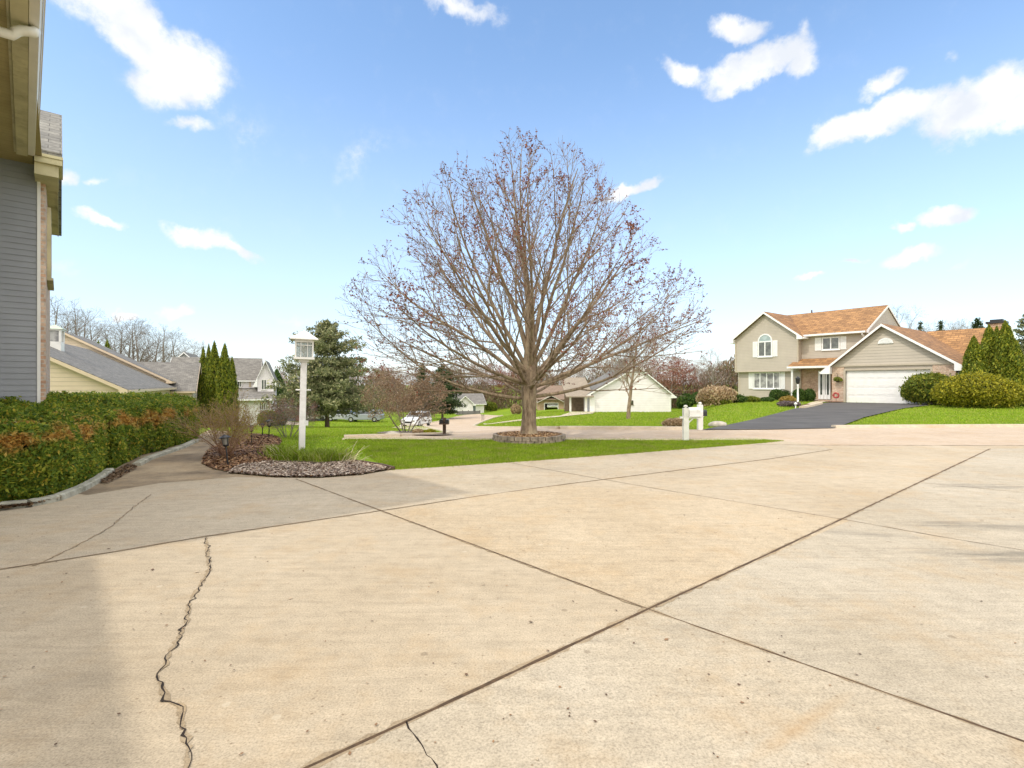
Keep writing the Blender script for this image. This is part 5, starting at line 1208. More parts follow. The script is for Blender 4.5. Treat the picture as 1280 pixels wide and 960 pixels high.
# shrubs along the front of the right house
gsh = 'clipped shrubs along the front of the right house'
for (p0, p1, yb, yt, mt, sd_, lb, n) in [(893,915,505.5,497,'yew',81,'round dark shrub leftmost in front of the taupe house',2500),(909,933,503.5,493.5,'box',82,'dark green shrub under the left corner of the taupe house',3000),
      (930,950,502.5,495.5,'yew',83,'low green shrub under the four pane window',2500),(948,968,502,496.5,'box',84,'low brownish shrub in the middle of the house front',2000),
      (962,980,500.5,486.5,'box',85,'dark clipped shrub left of the two tall ones near the porch column',3000),(975,993,500,485.5,'box',86,'taller dark clipped shrub against the porch column',3000),
      (991,1007,501.6,486,'box',87,'small round shrub right behind the white pole',2500),(1002,1019,500.5,486,'box',88,'round dark shrub in front of the entry brick wall',3000)]:
    bush('shrub', lb, 'shrub', p0, p1, yb, yt, M[mt], sd_, n, .09, gsh, Yfix=(39.6 if p0 > 985 else None))
bush('golden_shrub', 'golden orange shrub beside the white pole at the house walk', 'shrub', 975, 994, 504.5, 495, M['orange_bush'], 89, 2500, .08)
M['purple'] = leafmat('purple_groundcover', [(0, (.10, .07, .07)), (.5, (.19, .14, .14)), (1, (.3, .25, .24))], .2)
bush('heather_shrub', 'low purplish grey shrub in front of the golden one', 'shrub', 972, 1000, 508.5, 501.5, M['purple'], 90, 3000, .07)
M['tan_leaf'] = leafmat('dry_tan_stems', [(0, (.26, .17, .09)), (.4, (.44, .31, .18)), (.8, (.58, .45, .28)), (1, (.68, .56, .38))], .4, bright=1.1)
bush('tan_bush', 'large rounded tan twiggy bush left of the taupe house', 'bush', 872, 922, 507, 483, M['tan_leaf'], 91, 9000, .16, corem=plain('tan_inner', (.14, .09, .05), .9, .3, 5))
bush('yellow_shrub', 'small yellow shrub at the foot of the tan twiggy bush', 'shrub', 876, 890, 508.5, 501.5, plain('x', (.4, .3, .03)) if 0 else M['orange_bush'], 92, 1500, .09)
bush('straw_clump', 'low straw coloured clump by the far kerb behind the mailbox', 'plant', 829, 859, 535, 524, M['tan_leaf'], 93, 6000, .08, corem=plain('straw_inner', (.3, .21, .11), .9, .3, 5))
bush('tan_shrub', 'tan shrub at the far end of the lawn beside the maple trunk', 'shrub', 638, 652, 518, 505.5, M['tan_leaf'], 94, 1800, .16)
bush('round_shrub', 'round green shrub in front of the white two storey house', 'shrub', 322, 350, 530, 513, M['yew'], 95, 4000, .2, Yfix=59)
bush('dark_shrub', 'dark green shrub at the path behind the round one', 'shrub', 340, 358, 530, 514, M['box'], 96, 3000, .2, Yfix=61)
bush('mound_plant', 'low green mound beside the multi-stemmed tree', 'plant', 530, 545, 543.5, 537, M['yew_y'], 97, 1800, .05)
bush('mound_plant', 'second low mound, nearer the multi-stemmed tree', 'plant', 515, 530, 542.5, 536.5, M['tan_leaf'], 98, 1500, .05)

# arborvitae: tall cones
def cone_tree(label, px_, Y, w_px, ytop, seed, group, n=7000, leaf=.13, mat='thuja', ybase=None):
    x = XP(px_, Y); z0 = T(x, Y); H = ZP(ytop, Y) - z0; R = w_px / 2 * Y / FPX
    e = empty('arborvitae', (x, Y, z0), label, 'evergreen tree', 0, group); r = np.random.default_rng(seed)
    prof = lambda t: np.interp(t, [0, .05, .2, .45, .7, .88, .96, 1.0], [.75, .92, 1.0, .93, .68, .34, .15, .0])
    z = r.uniform(0, 1, n * 2); z = z[r.uniform(0, 1, n * 2) < prof(z) + .06][:n]; a = r.uniform(0, 2 * pi, len(z)); rad = prof(z) * R
    P = np.column_stack([np.cos(a) * rad, np.sin(a) * rad, z * H]); lp = 1 + .22 * lump(P * np.array([1, 1, .45]), seed, 3.0 / R)
    dp = (r.uniform(.72, 1.03, len(z)) + r.exponential(.07, len(z)) * (r.uniform(0, 1, len(z)) < .3)) * lp; P[:, :2] *= dp[:, None]; Nn = np.column_stack([np.cos(a), np.sin(a), np.full(len(a), .25)]); Nn /= np.linalg.norm(Nn, axis=1)[:, None]
    s = leaf * r.uniform(.6, 1.4, len(P)); V, F = cards(P, Nn, s * 1.7, s * .6, r, .5, up=(0, 0, 2.0)); np_mesh('foliage', V, F, M[mat], e)
    mb = MB(); mb.lathe([(max(.02, float(prof(t)) * R * .74), t * H * .97) for t in np.linspace(0, 1, 12)], seg=12); mb.build('inner_core', M['inner'], e, True)
    mb = MB(); mb.tube([(0, 0, -.2), (0, 0, H * .3)], R * .12, 6); mb.build('trunk', M['bark_far'], e); return e
gT = 'arborvitae beside the white two storey house'
cone_tree('slim arborvitae at the left of the tall group by the white house', 254, 50, 15, 433, 101, gT, 6000)
cone_tree('arborvitae second from left, standing behind its neighbours', 261, 53, 14, 430, 106, gT, 5000)
cone_tree('tallest arborvitae, in the middle of the left group', 268, 47, 20, 426.5, 102, gT, 9000)
cone_tree('dark arborvitae at the right end of the left group', 281, 46, 21, 429, 103, gT, 9000)
cone_tree('low dark arborvitae at the foot of the left group', 290, 49, 15, 446, 107, gT, 4000)
cone_tree('dark evergreen right of the white two storey house', 346, 76, 26, 461, 104, gT, 6000, .2, 'box')
cone_tree('small evergreen top above the ranch roof, left one', 123, 70, 17, 425.5, 105, 'evergreen tops above the ranch roof', 4000, .2)
cone_tree('small evergreen top above the ranch roof, right one', 134, 70, 18, 424, 108, 'evergreen tops above the ranch roof', 4000, .2)
gU = 'arborvitae at the right end of the taupe house'
cone_tree('short dark arborvitae nearest the garage corner', 1217, 31.5, 27, 420, 111, gU, 9000, .11)
cone_tree('bright green arborvitae behind the yellow green bush', 1236, 32.5, 31, 407, 112, gU, 12000, .11)
cone_tree('tallest arborvitae of the group right of the garage', 1257, 31.5, 28, 401.5, 113, gU, 12000, .11)
cone_tree('arborvitae between the two tallest of the right group', 1246, 33.5, 20, 408, 116, gU, 8000, .11)
cone_tree('dark arborvitae at the right side of the big bush', 1268, 31, 25, 424, 114, gU, 8000, .11)

# spruce with whorled drooping branches
def spruce(name, label, px_, ybase, ytop, w_px, seed, mat, nb=13, lev=20, Y=None, clear=.16, n_spray=26, leaf=.2, irregular=.25):
    if Y is None: p = G(px_, ybase)
    else: p = (XP(px_, Y), Y)
    Y = p[1]; z0 = T(*p); H = ZP(ytop, Y) - z0; R = w_px / 2 * Y / FPX
    e = empty(name, (p[0], p[1], z0), label, 'evergreen tree'); r = np.random.default_rng(seed)
    mb = MB(); mb.tube([(0, 0, -.3), (0, 0, H * .1), (.03, 0, H * .5), (0, 0, H * .98)], [H * .026, H * .02, H * .013, .02], 8); mb.build('trunk', m_bark('spruce_bark', (.10, .07, .05), (.2, .15, .11), 8) if 'sb' not in M else M['sb'], e, True)
    P = []; Nn = []; mbb = MB()
    for i in range(lev):
        f = i / (lev - 1); z = H * (clear + (1 - clear) * f ** .95); ln0 = R * (1 - f) ** .72 * (.62 + .38 * min(1, f / .15)) + R * .04
        for k in range(int(nb * (1 - .45 * f))):
            a = r.uniform(0, 2 * pi); ln = ln0 * r.uniform(1 - irregular * 1.6, 1 + irregular * .5); up = .25 if f > .6 else .02; dz = -.18 * (1 - f); pts = []
            for j in range(5): t = j / 4; pts.append(Vector((cos(a) * ln * t, sin(a) * ln * t, z + ln * (up * t + dz * t * 1.2 + .14 * t * t) + r.uniform(-.02, .02) * ln)))
            mbb.tube(pts, [.03 * H / 8, .022 * H / 8, .016 * H / 8, .01 * H / 8, .004], 4, False)
            m_ = int(n_spray * (ln / R + .15)); tt_ = r.uniform(.22, 1.04, m_); 
            base = np.array([[(pts[0].lerp(pts[4], min(1, t)))[q] for q in range(3)] for t in tt_]) if m_ else np.zeros((0, 3))
            if m_:
                side = np.array([-sin(a), cos(a), 0]); wd = (1.02 - tt_ * .75) * ln * .30; base = base + side * (r.uniform(-1, 1, m_) * wd)[:, None] + np.column_stack([np.zeros(m_), np.zeros(m_), -np.abs(r.normal(size=m_)) * .035 * H / 8 * 3]); P.append(base); Nn.append(np.tile([cos(a) * .4, sin(a) * .4, .9], (m_, 1)))
    mbb.build('branches', M['bark_far'], e)
    P = np.concatenate(P); Nn = np.concatenate(Nn); P = np.repeat(P, 4, 0) + r.normal(size=(len(P) * 4, 3)) * leaf * .45; Nn = np.repeat(Nn, 4, 0)
    s = leaf * r.uniform(.5, 1.3, len(P)); V, F = cards(P, Nn, s * 1.3, s * .42, r, .7); np_mesh('needles', V, F, mat, e); return e
spruce('spruce_tree', 'broad grey green spruce on the left lawn behind the lamp post', 409, 533.3, 403, 150, 121, M['spruce'], 17, 24, n_spray=42, leaf=.24, Y=44, irregular=.4)
spruce('pine_tree', 'dark green pine at the roadside behind the multi-stemmed tree', 553, 522, 458, 62, 122, M['pine'], 12, 17, Y=78, n_spray=30, leaf=.30)
spruce('pine_tree', 'dark pine just left of the roadside pine, pointed top', 528, 522, 456, 30, 126, M['pine'], 10, 16, Y=90, n_spray=24, leaf=.32)
spruce('pine_tree', 'tall pale green pine cut by the right edge behind the arborvitae', 1288, 505, 388, 76, 123, M['spruce'], 12, 20, Y=46, n_spray=30, leaf=.24)
spruce('pine_tree', 'green treetop above the right house roof near the chimney', 1222, 480, 400, 40, 124, M['pine'], 12, 14, Y=80, n_spray=26, leaf=.34)
spruce('pine_tree', 'narrow dark treetop just right of the main roof gable', 1151, 480, 404, 16, 125, M['pine'], 9, 14, Y=82, n_spray=18, leaf=.34)
spruce('pine_tree', 'narrow dark treetop between the two low ones above the wing roof', 1176, 480, 403, 16, 127, M['pine'], 9, 14, Y=84, n_spray=18, leaf=.34)
# low undergrowth that closes the view under the woods
def undergrowth():
    r = np.random.default_rng(77); P = []
    for (u0, u1, Y0, Y1, h) in [(-.75, .27, 108, 136, 6.6), (.24, .46, 84, 100, 4.5)]:
        n = 52000 if u0 < 0 else 9000; y = r.uniform(Y0, Y1, n); x = r.uniform(u0, u1, n) * y; hh = h * (1 + .35 * np.sin(x * .35) + .2 * np.sin(x * .9 + 1)); z = terr(x, y) + r.uniform(0, 1, n) * hh; P.append(np.column_stack([x, y, z]))
    P = np.concatenate(P); V, F = cards(P, np.tile([0, -1., 0], (len(P), 1)), r.uniform(.5, 1.5, len(P)), r.uniform(.08, .22, len(P)), r, .7, up=(0, 0, 1.5))
    o = np_mesh('undergrowth', V, F, leafmat('brown_undergrowth', [(0, (.13, .075, .05)), (.35, (.22, .14, .09)), (.7, (.30, .21, .14)), (.9, (.16, .17, .06)), (1, (.10, .14, .04))], .2)); tag(o, 'brown brushy undergrowth below the far woodland', 'undergrowth', None, 'stuff')
undergrowth()
for i, (p0, p1, yb, yt, mt, Y) in enumerate([(846,866,505,492,'box',74),(862,884,505,491,'box',78),(606,622,515,503,'yew',104)]):
    bush('evergreen_bush', ['dark evergreen bush right of the cottage wall', 'dark evergreen bush behind the tan twiggy bush', 'green bush at the right end of the far white garage'][i], 'bush', p0, p1, yb, yt, M[mt], 130 + i, 2500, .25, None, Yfix=Y)

# ------------------------------------------------------------------ yew hedges on the left
def hedge(name, label, front, back, zf, zb_, seed, n, leaf, mat, bulge=.12):
    """front/back: matching polylines on the ground; top slopes from zf (front edge) to zb_ (back edge)"""
    r = np.random.default_rng(seed)
    Fp = np.array(front); Bp = np.array(back); 
    def along(Q, s): 
        k = s * (len(Q) - 1); i = np.clip(k.astype(int), 0, len(Q) - 2); w = (k - i)[:, None]; return Q[i] * (1 - w) + Q[i + 1] * w
    segL = np.linalg.norm(np.diff(Fp, axis=0), axis=1).sum()
    def face(n, kind):
        s = r.uniform(0, 1, n)
        if kind == 'front': v = r.uniform(0, 1, n) ** .9; f = along(Fp, s); b = along(Bp, s); d = b - f; d /= np.linalg.norm(d, axis=1)[:, None]; inset = (.06 + .12 * (1 - v) ** 2 - .07 * np.sin(v * pi) + 2.2 * np.clip(v - .72, 0, 1) ** 2); P = np.column_stack([f + d * inset[:, None], v * zf]); Nn = np.column_stack([-d, .15 + .8 * np.clip(v - .85, 0, 1) * 4])
        elif kind == 'top': v = r.uniform(0, 1, n) ** 1.15; f = along(Fp, s); b = along(Bp, s); q = f + (b - f) * (.03 + .97 * v)[:, None]; P = np.column_stack([q, zf + (zb_ - zf) * np.sqrt(v) ]); P[:, 2] -= .17 * np.exp(-v * 9); Nn = np.tile([0, -.1, 1.], (n, 1))
        else:
            e0, e1 = (Fp[-1], Bp[-1]) if kind == 'end' else (Fp[0], Bp[0]); v = r.uniform(0, 1, n); z = r.uniform(0, 1, n); q = e0 + (e1 - e0) * v[:, None]; P = np.column_stack([q, z * (zf + (zb_ - zf) * np.sqrt(v))]); d = e1 - e0; nn = np.array([d[1], -d[0]]); nn /= np.linalg.norm(nn); nn = nn if kind == 'end' else -nn; Nn = np.tile([nn[0], nn[1], .15], (n, 1))
        Nn = Nn / np.linalg.norm(Nn, axis=1)[:, None]; P[:, 2] += terr(P[:, 0], P[:, 1]); amp = bulge * lump(P, seed, 2.2, 4) + .055 * lump(P, seed + 9, 13, 2) - np.abs(r.normal(size=n)) * .04; 
        return P + Nn * amp[:, None], Nn
    A = [face(int(n * .42), 'front'), face(int(n * .45), 'top'), face(int(n * .13), 'end')]
    P = np.concatenate([a[0] for a in A]); Nn = np.concatenate([a[1] for a in A])
    side = Nn[:, 2] < .6; hole = (lump(P, seed + 21, 7, 2) < -.42) & side; keep = ~(hole & (r.uniform(0, 1, len(P)) < .85)); P = P[keep]; Nn = Nn[keep]
    c = Fp.mean(0); e = empty(name, (c[0], c[1], 0), label, 'hedge'); off = np.array([c[0], c[1], 0]); 
    # every sprig is a little fan of three narrow needles
    reps = 3; P = np.repeat(P, reps, 0) + r.normal(size=(len(P) * reps, 3)) * leaf * .35; Nn = np.repeat(Nn, reps, 0)
    s = leaf * r.uniform(.6, 1.35, len(P)); V, F = cards(P - off, Nn, s, s * .4, r, .62); np_mesh('foliage', V, F, mat, e)
    # inner mass
    mb = MB(); V = []; m_ = 14; S = np.linspace(0, 1, m_); f = along(Fp, S); b = along(Bp, S); d = b - f; L_ = np.linalg.norm(d, axis=1)[:, None]; d = d / L_
    for i in range(m_):
        f2 = f[i] + d[i] * .24; b2 = b[i]; k = .0
        for (q, z) in ((f2, 0), (f2, zf - .2), (b2, zb_ - .12), (b2, 0)): V.append((q[0] - c[0], q[1] - c[1], z + T(q[0], q[1])))
    F = []
    for i in range(m_ - 1):
        for j in range(3): F.append((4 * i + j, 4 * (i + 1) + j, 4 * (i + 1) + j + 1, 4 * i + j + 1))
    F += [(0, 1, 2, 3), tuple(4 * (m_ - 1) + j for j in (3, 2, 1, 0))]
    # pull the ends in
    mb.add(V, F); mb.build('inner_core', M['inner'], e)
    # a few bare brown twigs poking out of the front
    mb = MB(); rr = random.Random(seed)
    for _ in range(160):
        s_ = np.array([rr.random()]); f_ = along(Fp, s_)[0]; b_ = along(Bp, s_)[0]; dd = (b_ - f_) / np.linalg.norm(b_ - f_); z = rr.uniform(.1, zf - .1); p = f_ + dd * .22 - c; o = -dd * rr.uniform(.1, .26)
        mb.tube([(p[0], p[1], z), (p[0] + o[0] + rr.uniform(-.08, .08), p[1] + o[1], z + rr.uniform(.0, .16))], [.005, .002], 3, False)
    mb.build('twigs', M['twig'], e)
    return e
M['hedge'] = leafmat('hedge_yew', [(0, (.035, .065, .010)), (.35, (.075, .115, .013)), (.7, (.125, .16, .016)), (.92, (.20, .205, .022)), (1, (.30, .21, .03))], .4, bright=2.1,
                     patch=[(0, (.26, .12, .025)), (.3, (.45, .23, .05)), (.7, (.58, .36, .08)), (1, (.45, .36, .12))], patch_scale=1.9, zband=(.80, .36, .34, .20))
hf = [G(-170,653), G(-80,645), G(-30,640), G(10,634), G(50,629), G(85,619), G(118,602), G(132,590), G(146,580)]
hf = [(x - .10, y + .12) for x, y in hf]
hb = [(-11.2, 7.3), (-10.4, 7.9), (-9.9, 8.4), (-9.5, 8.75), (-9.4, 9.6), (-9.9, 10.6), (-10.6, 11.6), (-11.2, 12.4), (-11.6, 13.0)]
hedge('clipped_hedge', 'clipped yew hedge with orange winter burn along its front edge, nearest the driveway', hf, hb, .95, 1.22, 141, 60000, .065, M['hedge'])
hf2 = [G(141,588), G(165,580), G(180,572), G(200,566), G(222,559.5), G(240,553), G(250,549)]
hf2 = [(x - .12, y + .15) for x, y in hf2]
hb2 = [(-10.0, 11.0), (-11.8, 12.2), (-12.4, 13.4), (-13.0, 14.6), (-13.2, 15.8), (-13.0, 17.0), (-12.0, 17.8)]
hedge('clipped_hedge', 'second clipped yew hedge further along the front walk, ending at the bare shrub', hf2, hb2, 1.02, 1.2, 142, 36000, .075, M['hedge'], .10)
# stone edging along both hedges
def edging(name, label, pts, seed, w=.14, h=.08):
    rr = random.Random(seed); P = [Vector(p) for p in pts]; e = empty(name, (P[0].x, P[0].y, 0), label, 'edging'); mb = MB(); q = []
    for i in range(len(P) - 1):
        k = max(1, int((P[i + 1] - P[i]).length / .10)); q += [P[i].lerp(P[i + 1], j / k) for j in range(k)]
    q.append(P[-1]); i = 0
    while i < len(q) - 1:
        k = rr.choice([3, 4, 5]); seg = q[i:i + k + 1]; 
        if len(seg) < 2: break
        for j in range(len(seg) - 1):
            a, b = seg[j], seg[j + 1]; t = (b - a).normalized(); n = Vector((-t.y, t.x)) * w / 2; a2 = a + t * (.006 if j == 0 else 0); hh = h + rr.uniform(-.006, .006) * (j == 0)
            V = []
            for p in (a2, b):
                for sg, z in ((1, 0), (.92, hh * .8), (.6, hh), (-.6, hh), (-.92, hh * .8), (-1, 0)): r_ = p + n * sg; V.append((r_.x - P[0].x, r_.y - P[0].y, z + T(p.x, p.y)))
            mb.add(V, [(0,1,7,6),(1,2,8,7),(2,3,9,8),(3,4,10,9),(4,5,11,10),(5,4,3,2,1,0),(6,7,8,9,10,11)])
        i += k
    mb.build('stones', plain('mossy_grey_stone', (.36, .35, .28), .85, .3, 7, .5, 40, dirt=(.12, .12, .07)), e)
edging('stone_edging', 'grey green curved stone edging along the nearest hedge', [G(-60,643), G(0,636), G(35,633), G(70,626), G(100,614), G(122,602), G(137,591)], 1)
edging('stone_edging', 'rough stone edging below the further hedge', [G(170,583), G(185,575), G(205,568), G(228,560), G(245,552)], 2, .15, .07)
# leaf litter along the walk
M['litter'] = leafmat('leaf_litter', [(0, (.05, .03, .015)), (.5, (.14, .08, .04)), (1, (.3, .2, .11))], .1)
lit = [G(100,613), G(139,590), G(165,584), G(150,596), G(120,612)]
chips('leaf_litter', [G(125,604), G(139,591), G(166,580), G(172,586), G(150,598), G(132,606)], 700, .035, M['litter'], 'dead brown leaves lying by the end of the hedge', .02)
chips('leaf_litter', [G(-20,642), G(0,634), G(50,629), G(85,619), G(75,626), G(40,634)], 900, .04, M['litter'], 'dead brown leaves under the nearest hedge', .03)

# ------------------------------------------------------------------ bed plants
def twig_shrub():
    p = G(283, 571); e = empty('bare_shrub', (p[0], p[1], T(*p) + .03), 'arching reddish brown bare shrub at the corner of the front walk', 'shrub')
    spec = [dict(seg=6, wander=.09, up=-.01, tip=.35, kids=6, start=.3, ang=(18, 42), frac=.45, rfrac=.6, rmin=.005),
            dict(seg=4, wander=.12, up=.02, tip=.4, kids=4, start=.1, ang=(20, 50), frac=.6, rfrac=.7, rmin=.003, min=.15),
            dict(seg=3, wander=.15, up=.02, tip=.6, kids=0, start=.1, ang=(20, 50), frac=.6, rfrac=.7, rmin=.0022, min=.1, bud=3)]
    t = Tree(7, spec, None); r = t.r
    for i in range(52):
        a = r.uniform(0, 2 * pi); ti = radians(r.uniform(6, 54)); L_ = r.uniform(.7, 1.2) * (1.0 if ti < .7 else 1.08)
        t.grow(Vector((cos(a) * r.uniform(0, .14), sin(a) * r.uniform(0, .14), 0)), Vector((sin(ti) * cos(a), sin(ti) * sin(a), cos(ti))), L_, r.uniform(.005, .009), 0)
    t.mesh('stems', m_bark('red_brown_stems', (.20, .11, .07), (.38, .23, .15), 6), e, [0], [4, 3, 3]); t.mesh('twigs', m_bark('tan_twigs', (.32, .21, .12), (.46, .33, .2), 6), e, [1, 2], [4, 3, 3])
    B = np.array([[b.x, b.y, b.z] for b in t.buds]); rg = np.random.default_rng(8); B = B[rg.uniform(0, 1, len(B)) < .75]; s = rg.uniform(.016, .042, len(B))
    V, F = cards(B, np.tile([0, 0, 1.], (len(B), 1)), s, s * .6, rg, 1.0); np_mesh('buds', V, F, leafmat('olive_buds', [(0, (.28, .18, .04)), (.5, (.36, .28, .05)), (1, (.40, .36, .07))], .4), e)
twig_shrub()
_p = G(312, 556); tt = bare_tree_mesh(71, 1.25, .85, .8, multi=9, thick=.8, up=.0)
place_tree(tt, 'bare_shrub', 'smaller grey bare shrub behind the path lights', 'shrub', (_p[0], _p[1] + 2.2, T(_p[0], _p[1] + 2.2)), 0, M['bark_far'], M['twig_grey'], budm=M['bud_red'], bs=.02, buds_keep=.4)
_p = G(30, 560); tt = bare_tree_mesh(72, 1.9, .7, .8, multi=8, thick=.6, up=.0)
place_tree(tt, 'bare_shrub', 'tan bare shrub at the foot of the brick wall behind the hedge', 'shrub', (XP(66, 12.6), 12.6, -.1), 0, M['bark_far'], M['twig_far'])
def tufts():
    r = np.random.default_rng(15); out = []
    cl = [(350,573),(362,575),(372,577.5),(385,578),(396,577),(408,576),(420,575),(343,571),(430,577),(357,577),(402,579),(415,578)]
    P = []; T_ = []; W_ = []
    for (a, b) in cl:
        g = G(a, b)
        for _ in range(330):
            p = np.array([g[0] + r.normal() * .09, g[1] + r.normal() * .10]); an = r.uniform(0, 2 * pi); h = r.uniform(.10, .27); ln = r.uniform(.3, 1.0) * h; z = T(*p) + .03
            P.append((p[0], p[1], z)); T_.append((p[0] + cos(an) * ln, p[1] + sin(an) * ln, z + h)); W_.append(r.uniform(.006, .011))
    P = np.array(P); T_ = np.array(T_); W_ = np.array(W_); n = len(P); a = r.uniform(0, 2 * pi, n); s = np.column_stack([np.cos(a) * W_, np.sin(a) * W_, 0 * a]) * .5
    mid = (P + T_) / 2; mid[:, 2] += .03
    V = np.stack([P - s, P + s, mid + s * .8, T_, mid - s * .8], 1).reshape(-1, 3); F = np.arange(5 * n).reshape(n, 5)
    o = np_mesh('ornamental_grass', V, F, leafmat('fresh_clump_blades', [(0, (.15, .24, .02)), (.5, (.26, .36, .03)), (.85, (.38, .45, .07)), (1, (.6, .55, .28))], .5, bright=1.3)); tag(o, 'fresh green grass clumps around the foot of the lamp post', 'grass', None, 'stuff')
    # long dry straws
    mb = MB(); rr = random.Random(3)
    for (a, b, n_) in [(352,575,9),(362,577,7),(344,574,5),(420,577,9),(430,579,9),(440,581,8),(404,577,4)]:
        g = G(a, b)
        for _ in range(n_):
            an = rr.uniform(-1.3, 1.3) + (0 if a > 390 else pi * rr.choice([0, 1])); L_ = rr.uniform(.2, .55); x, y = g[0] + rr.gauss(0, .08), g[1] + rr.gauss(0, .08); z = T(x, y) + .03; el = rr.uniform(.3, 1.1)
            mb.tube([(x, y, z), (x + cos(an) * cos(el) * L_ * .5, y + sin(an) * cos(el) * L_ * .5, z + sin(el) * L_ * .55), (x + cos(an) * cos(el) * L_, y + sin(an) * cos(el) * L_, z + sin(el) * L_ * .85)], [.0035, .003, .0015], 3, False)
    o = mb.build('dry_straws', plain('straw', (.62, .54, .36), .7, .15, 5)); tag(o, 'long pale dry grass stalks leaning out of the clumps', 'dry grass', None, 'stuff')
tufts()
# ------------------------------------------------------------------ lamp post
def lamp_post():
    p = G(377, 571.5); Y = p[1]; z0 = T(*p) + .03; e = empty('lamp_post', (p[0], p[1], z0), 'tall white wooden lamp post with a square glazed lantern in the planting bed', 'lamp post'); e.rotation_euler = (0, radians(1.3), radians(22))
    top = ZP(449.5, Y) - z0; w = .062
    mb = MB(); mb.box(-w, w, -w, w, -.1, top - .02); mb.build('post', plain('worn_white_paint', (.80, .79, .78), .55, .05, 5, .15, 40, dirt=(.55, .53, .50)), e, bevel=.012)
    mb = MB(); zc = ZP(487.5, Y) - z0; mb.tube([(-.145, 0, zc), (.145, 0, zc)], .016, 8); mb.lathe([(.02, 0), (.022, .02), (.01, .03)], 0, 0); mb.V[-48:] = [(v[0] * 0 + .14 + v[2] * .2, v[0], zc + v[1]) for v in mb.V[-48:]]; mb.build('ladder_rest', M['white'], e)
    L_ = empty('x', (0, 0, 0), None, None) if 0 else None
    hb = top; hw = .178; ht = .375
    mb = MB(); mb.box(-hw * .55, hw * .55, -hw * .55, hw * .55, hb - .05, hb); mb.box(-hw - .02, hw + .02, -hw - .02, hw + .02, hb, hb + .045); 
    mb.box(-hw, hw, -hw, hw, hb + ht - .03, hb + ht + .02)
    for sx in (-1, 1):
        for sy in (-1, 1): mb.box(sx * hw - .016 * (1 + sx), sx * hw + .016 * (1 - sx), sy * hw - .016 * (1 + sy), sy * hw + .016 * (1 - sy), hb + .045, hb + ht - .03)
    for k in (-.33, .33):
        for s in (-1, 1):
            mb.box(k * hw * 1.05 - .007, k * hw * 1.05 + .007, s * (hw - .012) - .006, s * (hw - .012) + .006, hb + .045, hb + ht - .03); mb.box(s * (hw - .012) - .006, s * (hw - .012) + .006, k * hw * 1.05 - .007, k * hw * 1.05 + .007, hb + .045, hb + ht - .03)
    zz = hb + ht * .74
    for s in (-1, 1): mb.box(-hw + .03, hw - .03, s * (hw - .013) - .0065, s * (hw - .013) + .0065, zz, zz + .014); mb.box(s * (hw - .013) - .0065, s * (hw - .013) + .0065, -hw + .03, hw - .03, zz, zz + .014)
    ln = mb.build('lantern', M['white'], e)
    mb = MB(); R_ = hw + .085; zr = hb + ht + .021
    mb.add([(-R_, -R_, zr), (R_, -R_, zr), (R_, R_, zr), (-R_, R_, zr), (-R_, -R_, zr + .022), (R_, -R_, zr + .022), (R_, R_, zr + .022), (-R_, R_, zr + .022), (-.03, -.03, zr + .19), (.03, -.03, zr + .19), (.03, .03, zr + .19), (-.03, .03, zr + .19)],
           [(3,2,1,0),(0,1,5,4),(1,2,6,5),(2,3,7,6),(3,0,4,7),(4,5,9,8),(5,6,10,9),(6,7,11,10),(7,4,8,11),(8,9,10,11)])
    mb.build('roof', M['white'], ln)
    g, N, L, b = newmat('lantern_glass'); b.inputs['Base Color'].default_value = (.75, .78, .76, 1); b.inputs['Roughness'].default_value = .25; b.inputs['Transmission Weight'].default_value = .75; b.inputs['IOR'].default_value = 1.1
    for s in (-1, 1):
        mb = MB(); mb.box(-hw + .034, hw - .034, s * (hw - .028) - .0025, s * (hw - .028) + .0025, hb + .05, hb + ht - .035); mb.build('glass_pane', g, ln)
        mb = MB(); mb.box(s * (hw - .028) - .0025, s * (hw - .028) + .0025, -hw + .034, hw - .034, hb + .05, hb + ht - .035); mb.build('glass_pane', g, ln)
    mb = MB(); mb.lathe([(.02, hb + .045), (.02, hb + .12), (.035, hb + .15), (.055, hb + .21), (.04, hb + .27), (.012, hb + .29)], seg=12); mb.build('bulb', plain('milky_bulb', (.75, .74, .68), .3), ln, True)
    mb = MB(); mb.box(w, w + .05, -.03, .03, .62, .72); mb.build('sensor_box', M['white'], e)
lamp_post()

def path_light(px_, yb, yt, label, tilt=0):
    p = G(px_, yb); z0 = T(*p) + .03; H = ZP(yt, p[1]) - z0; e = empty('path_light', (p[0], p[1], z0), label, 'path light', 0, 'black path lights in the planting bed'); e.rotation_euler = (radians(tilt * .3), radians(tilt), 0.4)
    mb = MB(); mb.tube([(0, 0, -.1), (0, 0, H * .62)], .013, 8); mb.build('stake', M['black'], e)
    hb = H * .62; hh = H - hb; k = hh / .25
    mb = MB(); mb.lathe([(.015, hb - .015), (.05 * k, hb), (.062 * k, hb + .02), (.062 * k, hb + .03)], seg=8); mb.lathe([(.115 * k, hb + hh * .70), (.118 * k, hb + hh * .75), (.05 * k, hb + hh * .93), (.022, hb + hh * .95), (.018, hb + hh)], seg=8)
    for i in range(4): a = pi / 4 + i * pi / 2; mb.tube([(cos(a) * .06 * k, sin(a) * .06 * k, hb + .02), (cos(a) * .085 * k, sin(a) * .085 * k, hb + hh * .72)], .006, 4)
    ln = mb.build('lantern_head', M['black'], e)
    mb = MB(); mb.lathe([(.048 * k, hb + .03), (.068 * k, hb + hh * .7)], seg=8); mb.build('lens', plain('smoky_lens', (.22, .21, .18), .2), ln)
path_light(285, 583, 543, 'black path light leaning beside the bare shrub, nearest the driveway', -6)
path_light(314.5, 555, 531, 'black path light behind the bare shrub, nearly hidden by its twigs')
